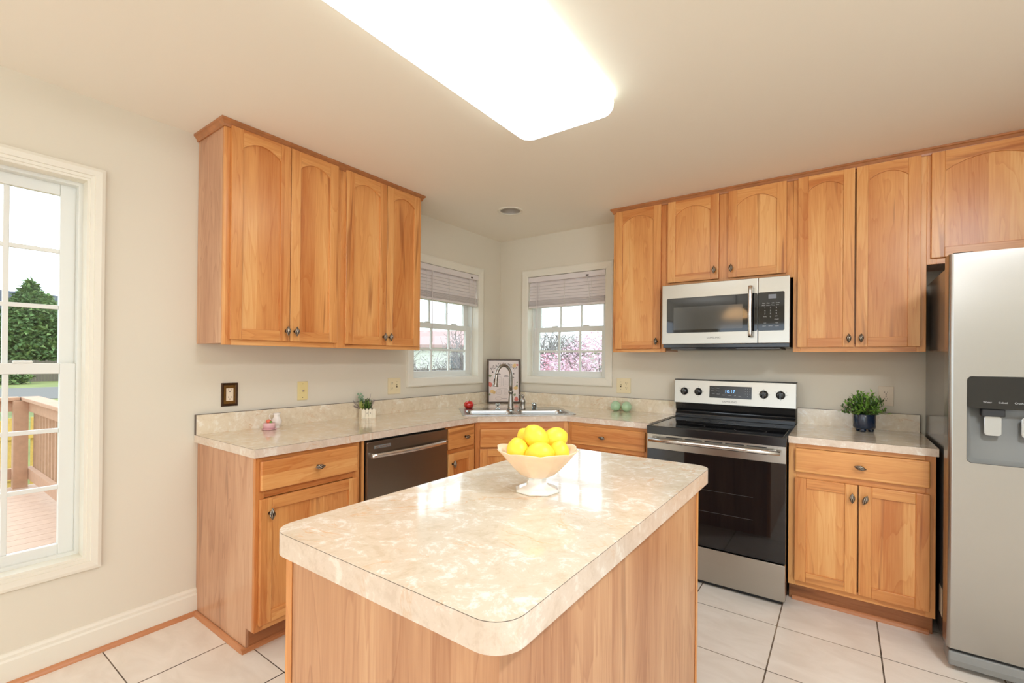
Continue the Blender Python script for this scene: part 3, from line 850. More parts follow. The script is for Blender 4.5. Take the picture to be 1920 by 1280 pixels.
# range
rg = thing('range', 'freestanding black and stainless electric range', 'stove', (1.692, -0.69, 0))
W_ = 0.760
mb = MB(); mb.box(0.004, W_-0.004, 0.036, 0.66, 0.02, 0.897, m_black); mb.build('body', m_black, rg)
mb = MB()
mb.box(0.0, W_, -0.004, 0.60, 0.898, 0.905, m_black)
mb.box(0.0, W_, -0.006, 0.012, 0.858, 0.909, m_black)
mb.box(0.0, 0.014, 0.012, 0.60, 0.897, 0.910, m_black); mb.box(W_-0.014, W_, 0.012, 0.60, 0.897, 0.910, m_black)
ck = mb.build('cooktop', m_black, rg, bevel=0.005, seg=3)
mb = MB(); mb.box(0.020, W_-0.020, 0.022, 0.575, 0.905, 0.9075, m_blackglass); mb.build('glass_surface', m_blackglass, ck)
for (x, y, rr) in ((0.20, 0.17, 0.105), (0.56, 0.17, 0.085), (0.20, 0.43, 0.075), (0.56, 0.43, 0.105), (0.38, 0.46, 0.05)):
    mb = MB()
    lps = [[(x+r*math.cos(2*PI*i/48), y+r*math.sin(2*PI*i/48), 0.9079) for i in range(48)] for r in (rr-0.0012, rr)]
    mb.rings(lps, m_darkgrey, False); mb.build('burner_ring', m_darkgrey, ck)
bg_ = MB()
bg_.prism([(0.600, 0.9), (0.600, 0.935), (0.618, 0.955), (0.606, 0.972), (0.600, 1.014), (0.66, 1.014), (0.66, 0.9)], 0.002, W_-0.002, 'x', m_black)
bgo = bg_.build('backguard', m_black, rg, bevel=0.003)
mb = MB(); mb.prism([(0.578, 1.013), (0.592, 1.180), (0.655, 1.180), (0.655, 1.013)], -0.003, W_+0.003, 'x', m_steel_x)
cp = mb.build('control_panel', m_steel_x, rg, bevel=0.004)
tl = math.atan2(0.014, 0.167)
def on_panel(x, z):  # front surface point of control panel
    return (x, 0.578+(z-1.013)*0.014/0.167, z)
mb = MB(); mb.prism([(0.594, 1.1802), (0.655, 1.1802), (0.655, 1.1835), (0.594, 1.1835)], -0.004, W_+0.004, 'x', m_blackmat); mb.build('top_trim', m_blackmat, cp)
mb = MB(); mb.box(0.24, 0.506, -0.003, 0.0, 1.061, 1.144, m_black); mb.xf(Matrix.Identity(4))
for v in mb.bm.verts: v.co.y += 0.578+(v.co.z-1.013)*0.014/0.167
dsp = mb.build('display', m_black, cp, bevel=0.001)
RXP = PI/2 - tl
mb = MB(); p = on_panel(0.372, 1.107); mb.text('10:17', 0.030, TM((p[0], p[1]-0.0036, p[2]), 0, RXP), m_clock); mb.build('clock_digits', m_clock, dsp)
mb = MB()
KM = (('Warm', .262, 1.128), ('Bake', .262, 1.110), ('Clean', .265, 1.090), ('Broil', .296, 1.128), ('Timer', .296, 1.108), ('Clock', .298, 1.088),
                   ('Start', .334, 1.082), ('Cancel', .370, 1.082), ('Off', .405, 1.082), ('Hold', .435, 1.078), ('7', .468, 1.128), ('8', .482, 1.128), ('9', .496, 1.128),
                   ('4', .468, 1.112), ('5', .482, 1.112), ('6', .496, 1.112), ('1', .468, 1.096), ('2', .482, 1.096), ('3', .496, 1.096), ('0', .482, 1.080))
for tst, nm in ((lambda x: x < 0.45, 'key_markings'), (lambda x: x >= 0.45, 'number_keys')):
    mb = MB()
    for tx, x, z in KM:
        if tst(x): q = on_panel(x, z); mb.text(tx, 0.0085, TM((q[0], q[1]-0.0034, q[2]), 0, RXP), m_mark)
    mb.build(nm, m_mark, dsp)
mb = MB(); p = on_panel(0.370, 1.036); mb.text('SAMSUNG', 0.018, TM((p[0], p[1]-0.0004, p[2]), 0, RXP), m_markdark, 1.15); mb.build('logo_lettering', m_markdark, cp)
for kx in (0.069, 0.165, 0.578, 0.675):
    mb = MB(); p = on_panel(kx, 1.098)
    lathe_y(mb, [(0.0, 0.0), (0.027, 0.0), (0.027, 0.004), (0.0235, 0.010), (0.0215, 0.022), (0.019, 0.025), (0.0, 0.026)], (p[0], p[1], p[2]), 28, m_black)
    mb.box(p[0]-0.005, p[0]+0.005, p[1]-0.034, p[1]-0.018, p[2]-0.021, p[2]+0.021, m_black)
    mb.box(p[0]-0.001, p[0]+0.001, p[1]-0.0346, p[1]-0.034, p[2]+0.004, p[2]+0.019, m_mark)
    mb.build('control_knob', m_black, cp, bevel=0.001)
for kx in (0.069, 0.165, 0.578, 0.675):
    mb = MB()
    for a in range(0, 360, 30):
        x = kx+0.034*math.sin(math.radians(a)); z = 1.098+0.034*math.cos(math.radians(a)); q = on_panel(x, z)
        s_ = 0.0016 if a % 90 else 0.0028
        if a != 180 or True: mb.box(q[0]-s_*0.7, q[0]+s_*0.7, q[1]-0.0006, q[1]+0.0003, q[2]-s_*0.5, q[2]+s_*0.5, m_markdark)
    for tx, x, z in (('Lo', kx-0.031, 1.119), ('Hi', kx+0.031, 1.119)):
        if kx in (0.165, 0.578): continue
        q = on_panel(x, z); mb.text(tx, 0.008, TM((q[0], q[1]-0.0005, q[2]), 0, RXP), m_markdark)
    mb.build('dial_markings', m_markdark, cp)
# oven door: steel band, black glass
mb = MB(); mb.box(0.003, W_-0.003, 0.0, 0.034, 0.228, 0.862, m_black); od = mb.build('oven_door', m_black, rg, bevel=0.004)
mb = MB(); mb.box(0.003, W_-0.003, -0.004, 0.002, 0.768, 0.861, m_steel_x)
for k in range(5):
    x = 0.12+k*0.112
    mb.box(x, x+0.098, -0.0046, -0.0035, 0.842, 0.848, m_blackmat); mb.box(x, x+0.098, -0.0046, -0.0035, 0.806, 0.809, m_blackmat)
mb.build('door_band', m_steel_x, od, bevel=0.001)
mb = MB(); mb.box(0.003, W_-0.003, -0.003, -0.0002, 0.230, 0.767, m_blackglass); og = mb.build('oven_window', m_blackglass, od, bevel=0.001)
mb = MB()
for z in (0.435, 0.560): mb.box(0.14, 0.60, -0.0036, -0.0030, z, z+0.0016, m_darkgrey)
mb.build('rack_line', m_darkgrey, og)
mb = MB(); mb.tube([(0.026, -0.046, 0.828), (0.2, -0.048, 0.828), (0.56, -0.048, 0.828), (0.734, -0.046, 0.828)], 0.0125, 16, m_bar)
for x in (0.05, 0.70): mb.box(x, x+0.012, -0.045, -0.004, 0.820, 0.836, m_bar)
mb.build('handle', m_bar, od)
mb = MB(); mb.box(0.003, W_-0.003, -0.004, 0.034, 0.026, 0.222, m_steel_x); wd = mb.build('warming_drawer', m_steel_x, rg, bevel=0.004)
mb = MB(); mb.box(0.02, W_-0.02, 0.03, 0.6, 0.0, 0.026, m_blackmat); mb.build('kick_base', m_blackmat, rg)

# microwave
mw = thing('microwave', 'stainless over-the-range microwave below the short cabinet', 'microwave', (1.690, -0.405, 0))
WM, mz0, mz1 = 0.748, 1.425, 1.826
mb = MB(); mb.box(0.002, WM-0.002, 0.020, 0.402, mz0-0.022, mz1, m_black); mb.build('body', m_black, mw, bevel=0.003)
mb = MB(); mb.box(0.0, 0.5805, -0.002, 0.0195, mz0+0.002, mz1, m_steel_x); md = mb.build('door', m_steel_x, mw, bevel=0.003)
mb = MB(); mb.prism(rrect(0.033, 0.5795, 1.502, 1.734, 0.010), -0.004, -0.0018, 'y', m_blackglass); mwn = mb.build('door_glass', m_blackglass, md)
mb = MB(); mb.box(0.078, 0.498, -0.0046, -0.0039, 1.522, 1.672, m_winmesh); mb.build('window_screen', m_winmesh, mwn)
mb = MB(); mb.box(0.5825, WM, -0.002, 0.0195, mz0+0.002, mz1, m_steel_x); mp_ = mb.build('control_panel', m_steel_x, mw, bevel=0.003)
mb = MB(); mb.prism(rrect(0.584, 0.722, 1.502, 1.735, 0.008), -0.004, -0.0018, 'y', m_blackglass); mk = mb.build('keypad_glass', m_blackglass, mp_)
mb = MB(); mb.box(0.638, 0.680, -0.0047, -0.0039, 1.694, 1.720, m_lcd); mb.build('display', m_lcd, mk)
mb = MB()
rows = [(1.668, ['Pop', 'Melt', 'Soft', 'Cook']), (1.655, ['Auto', 'Warm', 'Time', 'Def'])]
for z, ts in rows:
    for k, t in enumerate(ts): mb.text(t, 0.0085, TM((0.612+k*0.025, -0.0044, z), 0, PI/2), m_mark)
for r, z in enumerate((1.640, 1.622, 1.604)):
    for k in range(3): mb.text(str(r*3+k+1), 0.013, TM((0.620+k*0.030, -0.0044, z), 0, PI/2), m_mark)
mb.text('0', 0.013, TM((0.650, -0.0044, 1.586), 0, PI/2), m_mark); mb.text('PWR', 0.008, TM((0.620, -0.0044, 1.586), 0, PI/2), m_mark); mb.text('SET', 0.008, TM((0.680, -0.0044, 1.588), 0, PI/2), m_mark)
for t, x, z in (('OFF', .620, 1.548), ('TIMER', .650, 1.530), ('+30s', .682, 1.548), ('VENT', .616, 1.530), ('LIGHT', .684, 1.530), ('START', .682, 1.569)):
    mb.text(t, 0.008, TM((x, -0.0044, z), 0, PI/2), m_mark)
mb.build('key_markings', m_mark, mk)
mb = MB(); mb.text('SAMSUNG', 0.016, TM((0.330, -0.0026, 1.466), 0, PI/2), m_markdark, 1.15); mb.build('logo_lettering', m_markdark, md)
mb = MB(); pts = []
for i in range(15):
    t = i/14; pts.append((0.545, -0.032-0.018*math.sin(PI*t), 1.465+0.31*t))
mb.tube(pts, 0.0125, 12, m_bar)
for z in (1.48, 1.755): mb.box(0.537, 0.553, -0.034, -0.002, z-0.008, z+0.008, m_bar)
mb.build('handle', m_bar, md)
mb = MB(); mb.box(0.05, WM-0.05, 0.03, 0.36, mz0-0.034, mz0-0.0225, m_darkgrey); mb.box(0.22, 0.46, 0.004, 0.03, mz0-0.030, mz0-0.0225, m_blackmat); mb.build('vent_grille', m_darkgrey, mw, bevel=0.003)

# refrigerator
fr = thing('refrigerator', 'stainless side-by-side refrigerator with dark grey side at the right edge', 'refrigerator', (3.062, -0.85, 0))
mb = MB(); mb.box(0.014, 0.915, 0.125, 0.79, 0.03, 1.755, m_fridgeside); mb.build('body', m_fridgeside, fr, bevel=0.006)
mb = MB(); mb.box(0.020, 0.910, 0.098, 0.1245, 0.10, 1.75, m_blackmat); mb.build('door_gasket', m_blackmat, fr)
dz0, dz1 = 0.098, 1.785
dx0, dx1 = 0.058, 0.330; qz0, qz1 = 0.897, 1.262   # dispenser opening
mb = MB()
# freezer door: front face with rounded vertical edges and a rounded rectangular opening
def fdoor(x0, x1, hole=None):
    mb = MB()
    n = 6; r = 0.016; loops = []
    edge = []
    for i in range(n+1):
        a = PI/2*i/n; edge.append((x0+r-r*math.cos(a), r-r*math.sin(a)))
    for i in range(1, n):
        a = PI*i/n
    for i in range(n+1):
        a = PI/2*i/n; edge.append((x1-r+r*math.sin(a), r-r*math.cos(a)))
    pts = [(x0, 0.095)] + edge + [(x1, 0.095)]
    # bowed front is kept flat; slab built in pieces around the opening
    if not hole: mb.prism(pts, dz0, dz1, 'z', m_steel_z, smooth_side=False)
    else:
        a0, a1, b0, b1 = hole
        mb.prism(pts, b1+0.03, dz1, 'z', m_steel_z); mb.prism(pts, dz0, b0-0.03, 'z', m_steel_z)
        L_ = [(x0, 0.095)] + [p for p in edge if p[0] <= x0+r+1e-6] + [(a0-0.02, 0.0), (a0-0.02, 0.095)]
        R_ = [(a1+0.02, 0.095), (a1+0.02, 0.0)] + [p for p in edge if p[0] >= x1-r-1e-6] + [(x1, 0.095)]
        mb.prism(L_, b0-0.03, b1+0.03, 'z', m_steel_z); mb.prism(R_, b0-0.03, b1+0.03, 'z', m_steel_z)
        mb.prism([(a0-0.02, b0-0.03), (a1+0.02, b0-0.03), (a1+0.02, b1+0.03), (a0-0.02, b1+0.03)], 0.0, 0.085, 'y', m_steel_z, holes=[rrect(a0, a1, b0, b1, 0.018)])
    return mb
bmf = fdoor(0.0, 0.448, (dx0, dx1, qz0, qz1)); bmesh.ops.remove_doubles(bmf.bm, verts=bmf.bm.verts, dist=1e-5)
fd = bmf.build('freezer_door', m_steel_z, fr)
bmf = fdoor(0.454, 0.928); fd2 = bmf.build('fridge_door', m_steel_z, fr)
mb = MB(); rr0 = rrect(dx0+0.001, dx1-0.001, qz0+0.001, qz1-0.001, 0.018)
mb.rings([[(x, 0.002, z) for x, z in rr0], [(x+(0.02 if x < 0.19 else -0.02), 0.055, z+(0.012 if z < 1.0 else 0)) for x, z in rr0]], m_grey, True, False, True)
dr = mb.build('dispenser_recess', m_grey, fd)
mb = MB(); mb.prism([p for p in rrect(dx0+0.001, dx1-0.001, 1.128, qz1-0.001, 0.017) if True], 0.0005, 0.03, 'y', m_blackglass); dpn = mb.build('dispenser_panel', m_blackglass, fd)
mb = MB()
for tx, x in (('Water', .12), ('Cubed', .165), ('Crushed', .215), ('Lock', .262)): mb.text(tx, 0.010, TM((x, 0.0002, 1.155), 0, PI/2), m_mark)
mb.build('panel_markings', m_mark, dpn)
mb = MB(); mb.box(0.105, 0.175, 0.010, 0.052, 1.095, 1.128, m_blackmat); mb.build('spout_housing', m_blackmat, fd, bevel=0.004)
mb = MB(); mb.prism(rrect(0.114, 0.166, 1.015, 1.098, 0.012), 0.022, 0.030, 'y', m_clear); mb.build('dispenser_paddle', m_clear, fd, bevel=0.002)
mb = MB(); mb.prism(rrect(0.222, 0.274, 1.015, 1.098, 0.012), 0.022, 0.030, 'y', m_clear); mb.build('dispenser_paddle', m_clear, fd, bevel=0.002)
for xx, pr in ((0.405, fd), (0.497, fd2)):
    mb = MB(); mb.tube([(xx, -0.001, 0.62), (xx, -0.055, 0.64), (xx, -0.058, 0.7), (xx, -0.058, 1.5), (xx, -0.055, 1.56), (xx, -0.001, 1.58)], 0.014, 12, m_bar); mb.build('handle', m_bar, pr)
mb = MB(); mb.prism([(0.004, 1.757), (0.004, 1.79), (0.02, 1.80), (0.09, 1.785), (0.20, 1.77), (0.24, 1.757)], 0.02, 0.085, 'x', m_darkgrey)
for v in mb.bm.verts: v.co.y += 0.04
mb.build('hinge_cover', m_darkgrey, fr, bevel=0.004)
mb = MB(); mb.prism([(0.006, 0.022), (0.0, 0.05), (0.004, 0.084), (0.125, 0.084), (0.125, 0.022)], 0.006, 0.92, 'x', m_grey); mb.build('kick_grille', m_grey, fr, bevel=0.006)
mb = MB(); mb.box(0.0131, 0.0139, 0.22, 0.30, 0.13, 0.26, m_sticker); mb.build('sticker', m_sticker, fr)
for x in (0.08, 0.85):
    for y in (0.16, 0.72):
        mb = MB(); mb.lathe([(0.018, 0.0), (0.018, 0.012), (0.008, 0.013), (0.008, 0.032)], (x, y, 0), None, 14, m_blackmat); mb.build('foot', m_blackmat, fr)

# ================================================================== LIGHTS ON THE CEILING
fx = thing('fluorescent_ceiling_light', 'large glowing rounded fluorescent light on the ceiling', 'ceiling light')
lx0, lx1, ly0, ly1 = 1.418, 1.900, -2.905, -1.682
mb = MB()
lps = []
for ins, z, in ((0.020, 2.4475), (0.004, 2.436), (0.0, 2.415), (0.002, 2.392), (0.012, 2.376), (0.030, 2.370)):
    lps.append([(x, y, z) for x, y in rrect(lx0+ins, lx1-ins, ly0+ins, ly1-ins, 0.062-ins*0.6, 8)])
fsb = mb.rings(lps, m_lens, True, False, True)
for f in fsb:
    if f.calc_center_median().z > 2.385 and abs(f.normal.z) < 0.8: f.material_index = mb.mi(m_lens_side)
mb.build('diffuser', m_lens, fx)
mb = MB(); mb.box(lx0+0.03, lx1-0.03, ly0+0.03, ly1-0.03, 2.4385, 2.4475, m_whitewood); mb.build('base_pan', m_whitewood, fx)

dl = thing('recessed_downlight', 'round unlit recessed downlight in the ceiling near the corner', 'ceiling light', (0.629, -0.718, 0))
mb = MB(); mb.lathe([(0.100, 2.4475), (0.100, 2.443), (0.094, 2.4405), (0.078, 2.4415), (0.074, 2.4475), (0.075, 2.4475)], (0, 0, 0), None, 40, m_trim, cap=False); mb.build('trim_ring', m_trim, dl)
mb = MB(); mb.lathe([(0.0745, 2.4478), (0.066, 2.475), (0.058, 2.51), (0.03, 2.54), (0.001, 2.548)], (0, 0, 0), None, 36, m_baffle, cap=False); mb.build('baffle', m_baffle, dl)

pl = thing('pendant_lamp', 'brass pendant lamp with amber glass shade behind the camera', 'lamp', (1.35, -5.1, 0))
mb = MB(); mb.tube([(0, 0, H-0.001), (0, 0, 2.16)], 0.006, 8, m_bronze_dark); mb.build('stem', m_bronze_dark, pl)
mb = MB(); mb.lathe([(0.03, 2.16), (0.10, 2.13), (0.18, 2.06), (0.20, 2.0), (0.19, 2.0), (0.17, 2.05), (0.09, 2.12), (0.02, 2.15)], (0, 0, 0), None, 32, m_shade); mb.build('lamp_shade', m_shade, pl)

m_upl = plain('fill_light_bowl', (0.9, 0.9, 0.85), 0.5, emit=(0.86, 0.97, 1.08), es=75)  # uplighters added out of view to brighten ceiling and room
def fill_torchiere(x, y, label):
    t = thing('fill_uplighter', label, 'lamp', (x, y, 0), 0, 'added fill uplighters out of view')
    mb = MB(); mb.lathe([(0.0, 0.0), (0.14, 0.0), (0.14, 0.02), (0.015, 0.03), (0.012, 1.70), (0.03, 1.74), (0.17, 1.82), (0.175, 1.82), (0.03, 1.73)], (0, 0, 0), None, 28, m_bronze_dark, cap=False); mb.build('stand', m_bronze_dark, t)
    mb = MB(); mb.lathe([(0.0, 1.80), (0.155, 1.815)], (0, 0, 0), None, 28, m_upl, cap=False); mb.build('lit_bowl', m_upl, t)
fill_torchiere(0.7, -6.2, 'added fill uplighter behind the camera by the left wall')
fill_torchiere(5.7, -1.9, 'added fill uplighter out of view on the right')
fill_torchiere(5.7, -7.6, 'added fill uplighter behind the camera near the rear wall')
m_dome = plain('fill_light_dome', (0.9, 0.9, 0.88), 0.4, emit=(0.88, 0.96, 1.03), es=170)  # unseen dome lights added to fill the aisle floor and cabinet fronts
for (x, y, lb) in ((3.5, -2.55, 'added round dome fill light out of view to the right'), (3.3, -6.4, 'added round dome fill light near the rear wall')):
    t = thing('fill_dome_light', lb, 'ceiling light', (x, y, 0))
    mb = MB(); mb.lathe([(0.19, H-0.0005), (0.19, H-0.02), (0.175, H-0.022)], (0, 0, 0), None, 32, m_bronze_dark, cap=False); mb.build('base_ring', m_bronze_dark, t)
    mb = MB(); mb.lathe([(0.172, H-0.02), (0.155, H-0.06), (0.10, H-0.095), (0.0, H-0.108)], (0, 0, 0), None, 32, m_dome, cap=False); mb.build('glass_dome', m_dome, t)
# ================================================================== SINK AND TAPS  (local frame: x = t along the diagonal, y = toward the corner)
SK = Matrix.Translation((0, 0, 0)) @ Matrix.Rotation(PI/4, 4, 'Z')   # local (t, -d) -> world
def sk(name, label, cat, t, d, z=0.0):
    p = dgp(d, t); return thing(name, label, cat, (p[0], p[1], z), PI/4)
sn = sk('kitchen_sink', 'stainless double bowl sink set into the corner countertop', 'sink', -0.005, 0.90, 0)
# local: x=t+.005, y = .90-d (toward corner +)
def bowl(mb, x0, x1, y0, y1, z1, dep):
    lps = []
    for ins, z, r in ((0, z1, 0.055), (0.004, z1-0.004, 0.052), (0.006, z1-0.02, 0.05), (0.014, z1-dep+0.03, 0.05), (0.035, z1-dep, 0.045)):
        lps.append([(x, y, z) for x, y in rrect(x0+ins, x1-ins, y0+ins, y1-ins, r, 8)])
    mb.rings(lps, m_sink, True, False, True)
zr = 0.9185
bl = (-0.382, -0.016, -0.222, 0.062); br_ = (0.016, 0.382, -0.222, 0.062)
mb = MB()
mb.prism(rrect(-0.419, 0.419, -0.262, 0.252, 0.03), 0.9143, zr, 'z', m_sink, holes=[rrect(*bl, 0.055, 8), rrect(*br_, 0.055, 8)])
mb.build('rim', m_sink, sn, bevel=0.0015)
for b in (bl, br_):
    mb = MB(); bowl(mb, *b, zr, 0.185); bo = mb.build('basin', m_sink, sn)
    mb = MB(); cx, cy = (b[0]+b[1])/2, (b[2]+b[3])/2
    mb.lathe([(0.055, zr-0.184), (0.050, zr-0.182), (0.030, zr-0.183), (0.0, zr-0.1835)], (cx, cy, 0), None, 24, m_chrome); mb.build('drain', m_chrome, bo)
# faucet
fc = sk('faucet', 'brushed nickel gooseneck faucet behind the sink bowls', 'faucet', -0.022, 0.805, zr)
mb = MB()
mb.lathe([(0.0265, 0.0), (0.0265, 0.006), (0.023, 0.012), (0.0225, 0.03), (0.019, 0.075), (0.0155, 0.118), (0.015, 0.128), (0.0185, 0.131), (0.0205, 0.140), (0.0185, 0.149), (0.014, 0.153)], (0, 0, 0), None, 28, m_nickel)
mb.build('base', m_nickel, fc)
mb = MB(); pts = [(0, 0, 0.15), (0, 0, 0.19), (0, 0, 0.23), (-0.001, -0.002, 0.258)]
Rr = 0.066
for i in range(1, 17):
    a = PI*i/16*0.97
    q = Rr-Rr*math.cos(a)
    pts.append((-q*0.93, -q*0.37, 0.265+Rr*1.28*math.sin(a)))
e = pts[-1]
mb.tube(pts, 0.0132, 14, m_nickel); mb.build('gooseneck', m_nickel, fc)
mb = MB(); dv = Vector((-0.10, -0.05, -1)).normalized()
p0 = Vector(e); mb.tube([p0-dv*0.004, p0+dv*0.002, p0+dv*0.03, p0+dv*0.068, p0+dv*0.086, p0+dv*0.090], 0.013, 16, m_nickel, rads=[0.0136, 0.0150, 0.0155, 0.0180, 0.0235, 0.0225])
mb.build('spray_head', m_nickel, fc)
mb = MB(); q = p0+dv*0.045+Vector((-0.0125, -0.006, 0)); mb.tube([q-dv*0.018, q, q+dv*0.018], 0.006, 10, m_blackmat, rads=[0.004, 0.0065, 0.004]); mb.build('spray_button', m_blackmat, fc)
fh = sk('lever_valve', 'bottle-shaped nickel lever valve right of the gooseneck faucet', 'tap valve', 0.079, 0.79, zr)
mb = MB(); mb.lathe([(0.0225, 0.0), (0.0225, 0.006), (0.019, 0.010), (0.019, 0.050), (0.021, 0.056), (0.021, 0.064), (0.017, 0.078), (0.010, 0.088), (0.008, 0.094)], (0, 0, 0), None, 24, m_nickel); mb.build('body', m_nickel, fh)
mb = MB(); mb.lathe([(0.006, 0.092), (0.010, 0.096), (0.014, 0.103), (0.013, 0.112), (0.006, 0.117), (0.0, 0.118)], (0, 0, 0), None, 20, m_nickel); mb.tube([(0, 0, 0.104), (-0.012, 0.006, 0.112), (-0.030, 0.012, 0.116)], 0.005, 8, m_nickel); mb.build('lever', m_nickel, fh)
sd = sk('sink_knob', 'small mushroom-shaped chrome knob left of the gooseneck faucet', 'sink knob', -0.124, 0.79, zr)
mb = MB(); mb.lathe([(0.020, 0.0), (0.019, 0.004), (0.009, 0.008), (0.007, 0.024), (0.012, 0.030), (0.021, 0.036), (0.019, 0.043), (0.010, 0.047), (0.0, 0.048)], (0, 0, 0), None, 24, m_chrome); mb.build('cap', m_chrome, sd)
ag = sk('air_gap', 'short chrome cylinder air gap at the right of the sink deck', 'air gap', 0.174, 0.785, zr)
mb = MB(); mb.lathe([(0.0195, 0.0), (0.0195, 0.040), (0.017, 0.050), (0.010, 0.052), (0.0, 0.052)], (0, 0, 0), None, 24, m_chrome)
mb.box(-0.003, 0.003, -0.021, -0.018, 0.012, 0.036, m_blackmat); mb.build('cap', m_chrome, ag)

# ================================================================== PRINT IN THE CORNER
pf = sk('framed_print', 'dark framed kitchen measurement chart leaning in the corner behind the faucet', 'picture', 0.010, 0.222, 0.9145)
lean = math.radians(-5.0)
PM = Matrix.Rotation(lean, 4, 'X')
PW, PH = 0.152, 0.404
def pfb(mb, name, m, parent): mb.xf(PM); return mb.build(name, m, parent)
mb = MB(); mb.frame(-PW, PW, 0, PH, [(0.0, -0.012), (0.0, 0.004), (0.003, 0.008), (0.011, 0.008), (0.013, 0.002), (0.013, -0.008)], 'y', 0.0, m_frame, -1); pfb(mb, 'frame', m_frame, pf)
mb = MB(); mb.box(-PW+0.004, PW-0.004, 0.002, 0.010, 0.004, PH-0.004, m_paper); pp = pfb(mb, 'chart', m_paper, pf)
mb = MB(); word = 'MEASUREMENT'
for i, ch in enumerate(word):
    a = math.radians(-38+76*i/(len(word)-1)); Rd = 0.190
    x = Rd*math.sin(a)*0.93; z = 0.355-Rd+Rd*math.cos(a)
    mb.text(ch, 0.030, Matrix.Translation((x, 0.0012, z)) @ Matrix.Rotation(PI/2, 4, 'X') @ Matrix.Rotation(-a, 4, 'Z') @ Matrix.Scale(1.5, 4, Vector((0, 1, 0))) @ Matrix.Scale(1.15, 4, Vector((1, 0, 0))), m_ink)
pfb(mb, 'lettering', m_ink, pp)
mb = MB()
def jar(x, z, w, h_, m=m_inkl):
    pr = rrect(x-w/2, x+w/2, z, z+h_, w*0.2, 4)
    mb.tube([(a, 0.0008, b) for a, b in pr]+[(pr[0][0], 0.0008, pr[0][1])], 0.0008, 4, m)
    for k in range(4): mb.box(x-w*0.28, x+w*0.28, 0.0006, 0.0014, z+h_*(0.2+0.17*k), z+h_*(0.2+0.17*k)+0.0012, m)
for a in ((-0.045, 0.155, 0.044, 0.085), (0.018, 0.155, 0.050, 0.075), (0.080, 0.160, 0.036, 0.060), (-0.045, 0.078, 0.040, 0.048), (0.022, 0.080, 0.040, 0.045)): jar(*a)
for (x, z, w) in ((-0.045, 0.262, 0.030), (0.022, 0.242, 0.046), (0.082, 0.232, 0.028)):
    mb.box(x-w/2, x+w/2, 0.0006, 0.0012, z, z+0.005, m_ink); mb.box(x-w*0.35, x+w*0.35, 0.0006, 0.0012, z+0.008, z+0.012, m_ink)
mb.tube([(-0.05+0.028*math.cos(2*PI*i/20), 0.0008, 0.042+0.016*math.sin(2*PI*i/20)) for i in range(21)], 0.0009, 4, m_inkl)
mb.box(-0.022, 0.03, 0.0004, 0.0012, 0.041, 0.0445, m_inkl)
mb.box(-0.05, 0.03, 0.0004, 0.0012, 0.134, 0.137, m_inkl)
def blob(x, z, r, m, n=14, sq=1.0):
    ph = random.random()*6
    pts = [(x+r*(1+0.18*math.sin(3*2*PI*i/n+ph))*math.cos(2*PI*i/n), z+sq*r*(1+0.18*math.cos(2*2*PI*i/n+ph))*math.sin(2*PI*i/n)) for i in range(n)]
    mb.prism(pts, 0.0004, 0.0012, 'y', m)
for a in ((-0.126, 0.170, 0.017, m_pred, 14, 1.4), (-0.128, 0.250, 0.013, m_pgrn), (-0.105, 0.105, 0.024, m_pyel, 14, 0.6), (-0.090, 0.092, 0.012, m_pyel), (0.100, 0.345, 0.018, m_pyel), (0.126, 0.352, 0.010, m_pred),
          (0.112, 0.140, 0.022, m_pyel, 14, 0.7), (0.122, 0.158, 0.010, m_pgrn), (0.116, 0.036, 0.019, m_pred), (0.100, 0.075, 0.012, m_pgrn), (-0.132, 0.078, 0.009, m_pgrn), (-0.105, 0.285, 0.007, m_ink), (0.092, 0.270, 0.006, m_ink), (0.125, 0.190, 0.007, m_pgrn)):
    blob(*a)
pfb(mb, 'illustrations', m_inkl, pp)

